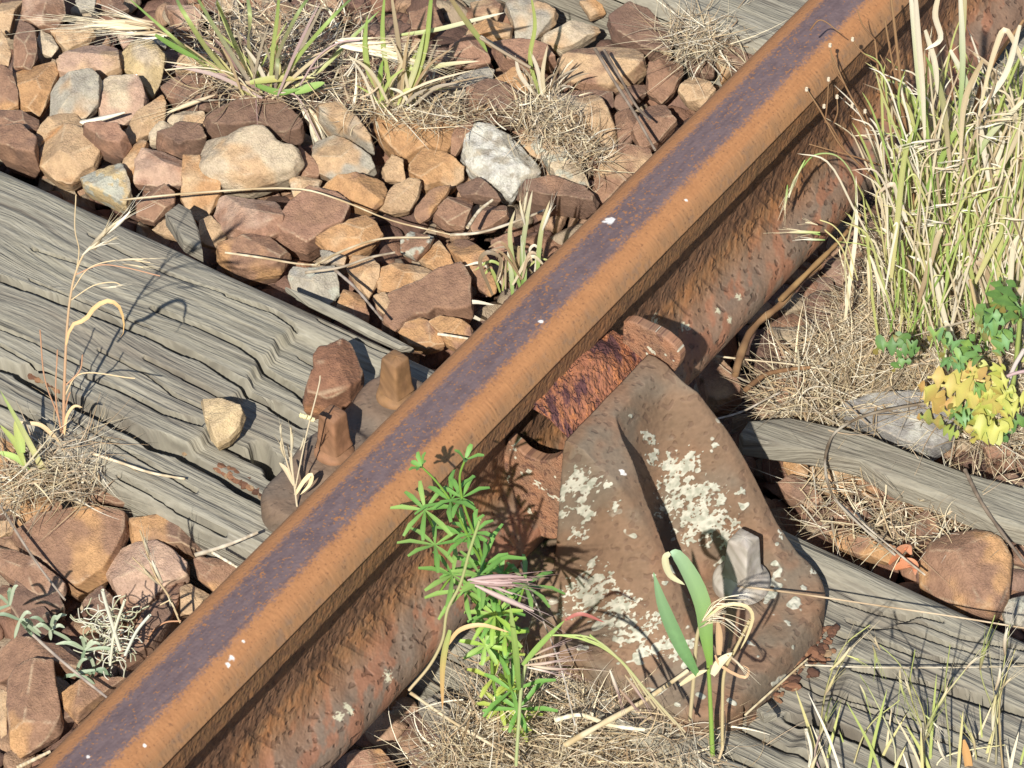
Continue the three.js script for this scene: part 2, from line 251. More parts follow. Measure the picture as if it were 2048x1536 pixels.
{
  const xs = [-4, -2]; for (let x = -.5; x <= .9001; x += .004) xs.push(x); xs.push(2, 5);
  const dv = []; for (let k = 0; k < loop.length - 1; k++) { const n = Math.max(1, Math.round((cum[k + 1] - cum[k]) / .004)); for (let q = 0; q < n; q++) dv.push(mix(cum[k], cum[k + 1], q / n) / PER); } dv.push(1);
  const b = new MB(), w = [1, 1, 1];
  b.grid(dv.length - 1, xs.length - 1, (i, j) => {
    const [z, y] = onLoop(dv[i]), x = xs[j]; let dz = 0, dy = 0; const f = ss(.062, .04, y) * ss(0, .012, y), sgn = Math.sign(z);
    const wv = .0024 * fbm(x * 26 + z * 20, z * 30, 2, 3) + .0016 * fbm(x * 80 + z * 60, z * 90, 5, 3); dz += sgn * f * wv; dy += f * wv * .8;
    if (y > .108 && y < .13) dz += sgn * .0006 * fbm(x * 150, y * 100, 9, 2);
    if (y > .107 && y < .112) dy += .0012 * fbm(x * 60, 1, 3, 3);
    return [V(x, RB + y + dy, z + dz), w];
  });
  const g = b.geo(), p = g.attributes.position, uv = g.attributes.uv, n = dv.length;
  for (let i = 0; i < p.count; i++) uv.setXY(i, (p.getX(i) - RX0) / RL, dv[i % n]);
  // weld normals along the seam at the crown
  const nn = g.attributes.normal; for (let j = 0; j < xs.length; j++) { nn.setXYZ(j * n, 0, 1, 0); nn.setXYZ(j * n + n - 1, 0, 1, 0); }
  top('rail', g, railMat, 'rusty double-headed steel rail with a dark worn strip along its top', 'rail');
}

// ---------------------------------------------------------------- the cast iron chair
const BX0 = -.026, BX1 = .121, BZ0 = -.157, BZ1 = .186;
const ribTop = [[.050, .150], [.058, .151], [.066, .149], [.076, .142], [.087, .135], [.105, .110], [.118, .087], [.13, .064], [.14, .047], [.155, .029], [.17, .02], [.184, .016]];
const valX = [[.06, .05], [.076, .039], [.1, .027], [.118, .022], [.143, .022], [.16, .02]];
function chairH(x, z) {
  const az = Math.abs(z), seat = ss(.095, .05, az) * ss(-.02, .02, x) * ss(.118, .085, x), base = .0175 + .0255 * seat + .004 * ss(.15, .09, az) + .0012 * fbm(x * 40, z * 40, 3, 3);
  let y = base;
  if (z > .046) {
    const hr = interp(ribTop, z), xv = interp(valX, z), rise = Math.max(0, hr - base);
    // left flank: upright just behind the jaw, spreading into a wide foot further out
    const sp = ss(.064, .12, z), x0 = mix(.005, -.03, sp), x1 = mix(.012, .019, sp), L = Math.pow(ss(x0, x1, x), mix(1, 1.5, sp));
    const fl = .012 * ss(.07, .13, z), R = ss(.113 + fl, .102 + fl, x); let k = L * R;
    // hollow between the two ribs: abrupt on its left side, a slope on its right
    const D = rise * .92 * ss(.064, .086, z), dxx = x - xv;
    const cut = dxx > 0 ? ss(0, .004, dxx) * (1 - ss(.062, .102, x - fl * .6)) : 0;
    y = base + rise * k * 1 - D * cut * Math.min(1, k + .0);
    // gentle fluting on the broad right rib
    
    if (z < .054) y = mix(base, y, ss(.0475, .053, z)); 
    y += .0008 * fbm(x * 90, z * 90, 6, 3) * k;
    // raised boss round the screw
    const d = Math.hypot(x - .077, z - .139); y = mix(y, .0235, ss(.027, .0185, d));
  } else if (z < -.05) {
    for (const [sx, sz] of [[.034, -.1325], [.097, -.1295]]) { const d = Math.hypot(x - sx, z - sz); y = Math.max(y, mix(base, .0245, ss(.03, .02, d))); }
    // inner jaw, behind the rail
    const k = ss(.018, .026, x) * ss(.096, .088, x) * ss(-.047, -.054, z); y = Math.max(y, base + .062 * k * ss(-.1, -.056, z));
  }
  // rounded outline
  const cz = z > 0 ? BZ1 : -BZ0, e1 = Math.min(x - BX0, BX1 - x), e2 = cz - Math.abs(z), r = z > 0 ? .03 : .022;
  let d = Math.min(e1, e2); if (e1 < r && e2 < r) d = r - Math.hypot(r - e1, r - e2);
  return [y, d];
}
function onChair(px, py) { for (let y = .165; y > .01; y -= .0008) { const p = at(px, py, y); if (chairH(p.x, p.z)[0] >= y) return p; } return at(px, py, .02); }
const CU0 = BX0 - .01, CU1 = BX1 + .09, CV0 = BZ0 - .04, CV1 = BZ1 + .01;
const chairLichen = [[1140, 965, 6], [1130, 985, 6], [1150, 950, 5], [1177, 975, 6], [1165, 1000, 3.5], [1165, 1020, 5], [1175, 1035, 4], [1160, 1060, 5], [1122, 1030, 4], [1170, 1075, 3], [1218, 970, 3], [1228, 1012, 3.5],
  [1360, 940, 12], [1375, 985, 13], [1395, 1030, 14], [1340, 970, 7], [1350, 1010, 9], [1420, 1050, 11], [1330, 930, 5], [1310, 915, 5], [1295, 870, 4], [1305, 880, 3], [1385, 1070, 7], [1450, 1080, 6], [1440, 1000, 4], [1470, 1050, 4], [1430, 890, 2.4], [1480, 985, 3],
  [1170, 1190, 13], [1155, 1175, 8], [1180, 1205, 9], [1245, 1215, 8], [1240, 1250, 8], [1275, 1270, 7], [1310, 1240, 5], [1330, 1290, 7], [1360, 1300, 7], [1290, 1300, 5], [1265, 1245, 5], [1380, 1290, 4], [1185, 1125, 3], [1627, 1140, 3], [1608, 1175, 2.2], [1577, 1247, 2.6], [1560, 1070, 3], [1450, 730, 2], [1262, 832, 2], [1330, 1165, 2], [1310, 1150, 2]].map(([x, y, r]) => { const p = onChair(x, y); return [p.x + .5 * p.y, p.z - .5 * p.y, r / 1000]; });
const DROP = onChair(1245, 945);
function chairPix(u, v) {
  const x = mix(CU0, CU1, u), z = mix(CV0, CV1, v);
  const a = fbm(x * 55, z * 55, 4, 4), b = fbm(x * 420, z * 420, 8, 2), g = fbm(x * 28, z * 28, 14, 3), pit = ss(.36, .52, fbm(x * 260, z * 260, 19, 2));
  let c = mix3(lin('#856a52'), lin('#776049'), clamp(.45 + a * .9)); c = mix3(c, lin('#746b5b'), ss(.0, .4, g) * .6); c = mix3(c, lin('#8c664a'), ss(.12, .5, fbm(x * 50, z * 50, 24, 3)) * .5); c = mix3(c, lin('#5d4436'), pit * .35); c = mix3(c, lin('#6e6052'), ss(-.04, -.07, z) * clamp(.55 + g)); const q = 1 + b * .14; c = [c[0] * q, c[1] * q, c[2] * q];
  const lf = fbm(x * 520, z * 520, 44, 3) + .35 * fbm(x * 130, z * 130, 12, 2); let l = 0; for (const [mx, mz, r] of chairLichen) { const d = Math.hypot(x - mx, z - mz) / r; if (d < 1.7) l = Math.max(l, ss(.02, .2, (lf + .8 * (1 - d) - .2) + .12 * b) * .9); }
  l = Math.max(l, ss(.5, .56, fbm(x * 150, z * 150, 55, 2)) * ss(.02, .06, z) * .9);
  c = mix3(c, mix3(lin('#a5a692'), lin('#c9c6b2'), clamp(.5 + b * 1.4)), l);
  { const d = Math.hypot(x - DROP.x - .5 * DROP.y, z - DROP.z + .5 * DROP.y) / .0026; if (d < 2) c = mix3(c, C.white, ss(1, .7, d + .6 * fbm(x * 500, z * 500, 3, 2))); }
  return [c, .5 + a * .1 + b * .1 - pit * .15 + l * .2];
}
const chairMat = M({ map: texture(1024, 2048, (u, v) => chairPix(u, v)[0], true, THREE.ClampToEdgeWrapping), bumpMap: texture(512, 1024, (u, v) => chairPix(u, v)[1], false, THREE.ClampToEdgeWrapping), bumpScale: .0022, roughness: .82 });
const chair = thing('rail_chair', 'brown cast iron rail chair with lichen patches bolted to the near sleeper', 'rail chair', V(.03, 0, .02));
function chairPiece(za, zb, nx, nz, lowSkirt) {        // one piece of the casting: its upper face and a skirt to the timber
  const b = new MB(), w = [1, 1, 1];
  const inside = (x, z) => {                           // pull a grid point inside the rounded outline
    const cz = z > 0 ? BZ1 : -BZ0, r = z > 0 ? .03 : .022, s = Math.sign(z), e2 = cz - Math.abs(z); let x0 = BX0, x1 = BX1; if (e2 < r) { const q = r - Math.sqrt(Math.max(0, r * r - (r - Math.max(e2, 0)) ** 2)); x0 += q; x1 -= q; } return [x0, x1];
  };
  b.grid(nx + 4, nz, (i, j) => {
    const z = mix(za, zb, j / nz), [x0, x1] = inside(mix(0, 1, 0), z);
    let q = (i - 2) / nx; if (i < 2) q = 0; if (i > nx + 2) q = 1; const x = mix(x0, x1, q);
    let [y, d] = chairH(x, z); const R = .006; if (d < R) y -= R - Math.sqrt(Math.max(0, R * R - (R - Math.max(0, d)) ** 2));
    if (i === 0 || i === nx + 4) y = -.012; else if (i === 1 || i === nx + 3) y = Math.min(y, .006);
    return [V(x, y, z), w];
  });
  // end skirt
  if (lowSkirt) { const z = lowSkirt > 0 ? zb : za, [x0, x1] = inside(0, z); b.grid(nx, 2, (i, j) => { const x = mix(x0, x1, i / nx); let [y] = chairH(x, z); y -= .006; return [V(x, [y, y - .006, -.012][j], z + lowSkirt * [0, .0025, .003][j]), w]; }); }
  const g = b.geo(), p = g.attributes.position, uv = g.attributes.uv; for (let i = 0; i < p.count; i++) uv.setXY(i, (p.getX(i) + .5 * p.getY(i) - CU0) / (CU1 - CU0), (p.getZ(i) - .5 * p.getY(i) - CV0) / (CV1 - CV0));
  const ix = g.index.array; for (let k = 0; k < ix.length; k += 3) { const t = ix[k]; ix[k] = ix[k + 1]; ix[k + 1] = t; } g.computeVertexNormals();
  return g;
}
part('base_plate', chairPiece(BZ0, .0465, 60, 90, -1), chairMat, chair);
part('jaw', chairPiece(.0465, BZ1, 150, 150, 1), chairMat, chair);

// ---------------------------------------------------------------- the spring steel key wedged between web and jaw
{
  const key = thing('rail_key', 'rusty pitted spring steel key wedged between the rail and the chair jaw', 'key', V(.07, .06, .04));
  const smooth = texture(512, 512, (u, v) => { const a = fbm(u * 9, v * 9, 3, 4), b = fbm(u * 60, v * 60, 6, 2), p = ss(.34, .5, fbm(u * 26, v * 26, 9, 2)); let c = mix3(lin('#a07355'), lin('#8a6a52'), clamp(.45 + a)); c = mix3(c, lin('#5c3f34'), p * .7); c = mix3(c, lin('#c8c3ab'), ss(.5, .56, fbm(u * 13, v * 13, 12, 3))); return [c[0] * (1 + b * .2), c[1] * (1 + b * .2), c[2] * (1 + b * .2)]; });
  const pitted = texture(1024, 512, (u, v) => { const n = fbm(u * 26 + v * 8, v * 9 + u * 6, 4, 4), m = fbm(u * 70 + v * 20, v * 34, 8, 3), b = fbm(u * 160, v * 90, 2, 2), big = fbm(u * 5, v * 3, 7, 3); let c = mix3(lin('#a0674a'), lin('#87583d'), clamp(.5 + m)); c = mix3(c, lin('#5a3836'), ss(.05, .35, n + big * .5 + b * .2)); c = mix3(c, lin('#c07a45'), ss(.22, .5, -n + b * .5) * .6); return c; });
  const pitB = texture(1024, 512, (u, v) => .5 + .4 * fbm(u * 26 + v * 8, v * 9 + u * 6, 4, 4) * -1 + .3 * fbm(u * 70 + v * 20, v * 34, 8, 3) - .4 * ss(.3, .5, fbm(u * 50, v * 26, 21, 2)), false);
  const mS = M({ map: smooth, bumpMap: grainBump, bumpScale: .0012, roughness: .75 }), mP = M({ map: pitted, bumpMap: pitB, bumpScale: .003, roughness: .85 });
  const disc = (s, x, th) => {
    const pts = s.split(' ').map(q => { const [a, b] = q.split(',').map(Number), p = atX(a, b, x); return new THREE.Vector2(p.z, p.y); });
    const sh = new THREE.Shape(); sh.moveTo(pts[0].x, pts[0].y); sh.splineThru([...pts.slice(1), pts[0]]);
    const g = new THREE.ExtrudeGeometry(sh, { depth: th, bevelEnabled: true, bevelSize: .0012, bevelThickness: .0012, bevelSegments: 3, curveSegments: 60 });
    const p = g.attributes.position; for (let i = 0; i < p.count; i++) { const z = p.getX(i), y = p.getY(i), d = p.getZ(i); const n = .0005 * fbm(z * 220, y * 220, 3, 2); p.setXYZ(i, x + d + n, y, z); }
    const uv = g.attributes.uv; for (let i = 0; i < p.count; i++) uv.setXY(i, p.getZ(i) * 14, p.getY(i) * 14);
    const ix = []; for (let i = 0; i < p.count; i += 3) ix.push(i, i + 2, i + 1); g.setIndex(ix); const h = mergeVertices(g.deleteAttribute ? g : g, 1e-6); h.computeVertexNormals(); return g.toNonIndexed ? (g.computeVertexNormals(), g) : g;
  };
  part('end_plate', disc('1020,882 1036,896 1056,912 1085,923 1112,918 1140,902 1170,905 1178,960 1176,1010 1166,1046 1132,1066 1096,1073 1062,1052 1032,1020 1015,985 1010,930', .015, .006), mS, key);
  part('end_plate', disc('1251,646 1264,645 1290,655 1325,672 1347,690 1358,710 1353,730 1343,742 1333,738 1322,730 1310,734 1306,760 1290,800 1262,800 1249,750', .109, .005), mS, key);
  const b = new MB(), w = [1, 1, 1], nx = 90, nz = 40;
  b.grid(nz, nx, (i, j) => { const u = j / nx, v = i / nz; const x = mix(.0235, .1135, u); const z = mix(.0125, .058, v); const y = mix(.1585, .1385, v) + .006 * Math.sin(Math.PI * v) - .012 * ss(.55, 1, u) + .0022 * fbm(x * 150, z * 110, 5, 3) + .0015 * fbm(x * 40, z * 40, 3, 2); return [V(x + .004 * Math.sin(v * 3.1) * (u < .03 ? -1 : 0), y, z), w]; });
  b.grid(nz, 2, (i, j) => { const v = i / nz, z = mix(.0125, .058, v); const y = mix(.1585, .1385, v) + .006 * Math.sin(Math.PI * v) - .0002; return [V(.0235 + .0015 * noise(z * 300, j), y - [0, .004, .006][j], z), w]; });
  b.grid(nz, nx, (i, j) => { const u = j / nx, v = i / nz; const x = mix(.0235, .1135, u), z = mix(.0125, .058, v); return [V(x, mix(.1585, .1385, v) + .006 * Math.sin(Math.PI * v) - .0065 - .012 * ss(.55, 1, u), z), w]; });
  const g = b.geo(), p = g.attributes.position, uv = g.attributes.uv; for (let i = 0; i < p.count; i++) uv.setXY(i, (p.getX(i) - .02) * 8, (p.getZ(i)) * 16);
  part('spring_plate', g, mP, key);
}

// ---------------------------------------------------------------- chair screws
function screw(label, pos, turn, colA, colB, hh, group, sharp, fs = 1, hs = 1) {
  const t = thing('chair_screw', label, 'screw', pos, group), cA = lin(colA), cB = lin(colB);
  const shade = (p, s) => mix3(cA, cB, clamp(.5 + fbm(p.x * 200 + s, p.y * 200, p.z * 200, 3) * 1.2));
  const f = new MB(), N = 40, prof = [[.0001, .0085], [.006, .0085], [.0095, .0068], [.0112, .0048], [.0138, .0038], [.0154, .0024], [.0159, .0008], [.0158, -.004]];
  f.grid(N, prof.length - 1, (i, j) => { const a = i / N * 6.2832, q = V(Math.cos(a) * prof[j][0] * fs, prof[j][1] + .0004 * noise(Math.cos(a) * 6, Math.sin(a) * 6, j), Math.sin(a) * prof[j][0] * fs); return [q, shade(q, 3)]; });
  const g = f.geo(); g.computeVertexNormals(); mesh('flange', g, screwMat, t);
  const h = new MB(), rows = [[0, 1.16], [.003, 1.06], [.006, 1.01], [.5 * hh, .95], [hh * .9, .86], [hh * .955, .83], [hh * .985, .76], [hh, .62], [hh + .0006, .3], [hh + .0003, .001]];
  const NS = 96; h.grid(NS, rows.length - 1, (i, j) => {
    const a = i / NS * 6.2832 + turn, c = Math.cos(a - turn), s = Math.sin(a - turn), n = [sharp, sharp, sharp, sharp, sharp, sharp, sharp, 5, 3, 2][j], r = .0088 * hs * rows[j][1] / Math.pow(Math.abs(c) ** n + Math.abs(s) ** n, 1 / n);
    const q = V(Math.cos(a) * r, .0065 + rows[j][0] + .00025 * fbm(c * 5, s * 5, j, 2), Math.sin(a) * r); return [q, shade(q, 9)];
  });
  mesh('head', h.geo(), screwMat, t); return t;
}
const screwMat = M({ vertexColors: true, map: grainMap, bumpMap: grainBump, bumpScale: .0006, roughness: .8 });
screw('orange rusty chair screw left of the rail, nearer the bottom of the picture', V(.034, .0240, -.1325), .1, '#a87a58', '#8f694b', .0275, null, 7, .8, .9);
screw('brown chair screw left of the rail with a grey twig across its collar', V(.097, .0240, -.1295), .15, '#a57c52', '#8c6a49', .0275, null, 7, .8, .9);
screw('pale grey square-headed chair screw on the outer foot of the chair', V(.077, .0282, .139), .04, '#cbc3b3', '#ada291', .0295, null, 14, 1.1, .95);

// ---------------------------------------------------------------- ballast stones, each traced from its outline in the photograph
const ICO = [4, 12, 22].map(d => { const g = mergeVertices(new THREE.IcosahedronGeometry(1, d).deleteAttribute('uv').deleteAttribute('normal'), 1e-5); return { p: g.attributes.position.array, i: [...g.index.array] }; });
const upN = V(0, 1, 0), SILN = V(0, .80, 0).addScaledVector(FWD, -.42).normalize();
const COL = { t: '#c2a27c', o: '#bd9265', b: '#98755c', d: '#836754', p: '#bd9d84', c: '#c8b597', g: '#aca390', r: '#a37d64', y: '#c9b183', k: '#785d4d', w: '#bab4a3', s: '#938f88' };
// geo of one stone: planes from the outline edges, a few facets on top, edges worn round
function stoneGeo(pts2, y0, thick, seed, cA, cB, opt = {}) {
  const R = rng(seed), cx = pts2.reduce((a, p) => a + p[0], 0) / pts2.length, cy = pts2.reduce((a, p) => a + p[1], 0) / pts2.length;
  const C0 = at(cx, cy, y0), n = SILN, e1 = RIGHT.clone().addScaledVector(n, -RIGHT.dot(n)).normalize(), e2 = n.clone().cross(e1);
  const P = pts2.map(([x, y]) => { const d = ray(x, y), q = CAM.clone().addScaledVector(d, (C0.clone().sub(CAM).dot(n)) / d.dot(n)).sub(C0); return [q.dot(e1) * 1.06, q.dot(e2) * 1.06]; });
  let area = 0; for (let k = 0; k < P.length; k++) { const a = P[k], b = P[(k + 1) % P.length]; area += a[0] * b[1] - a[1] * b[0]; }
  const size = Math.sqrt(Math.abs(area) / 2), t = thick ?? size * (.27 + .14 * R());
  const pl = [];
  // rim radius by bearing, straight from the traced outline
  const RIM = new Float32Array(360); for (let k = 0; k < 360; k++) { const dx = Math.cos(k * Math.PI / 180), dy = Math.sin(k * Math.PI / 180); let best = 0; for (let q = 0; q < P.length; q++) { const a = P[q], c = P[(q + 1) % P.length], ex = c[0] - a[0], ey = c[1] - a[1], den = dx * ey - dy * ex; if (Math.abs(den) < 1e-9) continue; const u = (a[0] * ey - a[1] * ex) / den, w = (a[0] * dy - a[1] * dx) / den; if (w >= -.001 && w <= 1.001 && u > best) best = u; } RIM[k] = best || size * .5; }
  const ro = R() * 40, up1 = .05 + .35 * R(), rim = ph => { const f = ((ph * 180 / Math.PI) % 360 + 360) % 360, k = Math.floor(f); return mix(RIM[k], RIM[(k + 1) % 360], f - k); };
  const facets = opt.flat ? 1 : 2 + Math.floor(R() * 2.4), th0 = R() * 6.28;
  for (let k = 0; k < facets; k++) { const th = th0 + k * (6.28 / facets) + R() * .8, s = opt.flat ? .06 : k ? .3 + .6 * R() : .04 + .22 * R(), x = Math.cos(th) * s, y = Math.sin(th) * s, m = Math.hypot(1, s); pl.push([x / m, y / m, 1 / m, t * (.8 + .3 * R())]); }
  pl.push([0, 0, -1, t * 1.1]);
  { const s = .5 + .5 * R(), a = -1.57 + (R() - .5) * 1.6, x = Math.cos(a) * s, y = Math.sin(a) * s, m = Math.hypot(1, s); if (!opt.flat) pl.push([x / m, y / m, 1 / m, t * (.85 + .2 * R()) / m + size * .22]); }
  for (let k = 0; k < 0; k++) { const th = R() * 6.28, x = Math.cos(th) * .8, y = Math.sin(th) * .8, z = .2 + .6 * R(), l = Math.hypot(x, y, z); let s = 0; for (const q of P) s = Math.max(s, (x * q[0] + y * q[1]) / l); pl.push([x / l, y / l, z / l, s * .9 + t * .35 * z / l]); }
  let A = 0, B = 0; for (const q of P) { A = Math.max(A, Math.abs(q[0])); B = Math.max(B, Math.abs(q[1])); }
  const ico = ICO[opt.lod ?? (size > .02 ? 2 : 1)], N = ico.p.length / 3, b = new MB(), pw = opt.round ?? 90, rough = opt.rough ?? 1;
  const pale = mix3(lin(cA), lin('#d8c3a0'), .7), a1 = lin(cA), a2 = lin(cB), off = R() * 50, lich = opt.lichen ? lin(opt.lichen) : null, th = .08 + .25 * R();
  for (let k = 0; k < N; k++) {
    let x = ico.p[k * 3] * A, y = ico.p[k * 3 + 1] * B, z = ico.p[k * 3 + 2] * t * 1.05; const l = Math.hypot(x, y, z); x /= l; y /= l; z /= l;
    const ph = Math.atan2(y, x), hh = Math.hypot(x, y); let m1 = 0, m2 = 0, s = Math.pow(m1 = Math.max(.001, hh / rim(ph) + (z > 0 ? z * (up1 + .5 * noise(ph * 1.3, ro)) / (size * 1.4) : -z * .5 / size)), pw); for (const q of pl) { const dd = q[0] * x + q[1] * y + q[2] * z; if (dd > 0) { const e = dd / q[3]; s += Math.pow(e, pw); if (e > m1) { m2 = m1; m1 = e; } else if (e > m2) m2 = e; } }
    let r = Math.pow(s, -1 / pw);
    const wx = x * r, wy = y * r, wz = z * r;
    r *= 1 + rough * (.028 * fbm(wx * 60 + off, wy * 45, wz * 45, 3) + .0007 / size * fbm(wx * 240 + off, wy * 240, wz * 240, 3) * 2);
    const p = C0.clone().addScaledVector(e1, x * r).addScaledVector(e2, y * r).addScaledVector(n, z * r);
    const f = fbm(wx * 40 + off, wy * 40, wz * 40 + 7, 3), f2 = fbm(wx * 170, wy * 170 + off, wz * 170, 2);
    let c = mix3(a1, a2, ss(th - .12, th + .16, f)); const q = 1 + .16 * f2 + .10 * f; c = [c[0] * q, c[1] * q, c[2] * q];
    c = mix3(c, pale, ss(.945, .99, m2 / m1) * ss(-.05, .3, fbm(wx * 90 + off, wy * 90, wz * 90 + 3, 2)) * .55 * (wz > -t * .3 ? 1 : 0));
    if (lich) c = mix3(c, lich, ss(opt.lt ?? .05, (opt.lt ?? .05) + .12, fbm(wx * 150 + off, wy * 150, wz * 150, 3) + .1 * f));
    b.v(p, c); const o = k * 2; b.u[o] = (x * r + .5 * z * r) * 14 + off; b.u[o + 1] = (y * r + .35 * z * r) * 14;
  }
  b.i = ico.i; const g = b.geo(); return [g, C0];
}
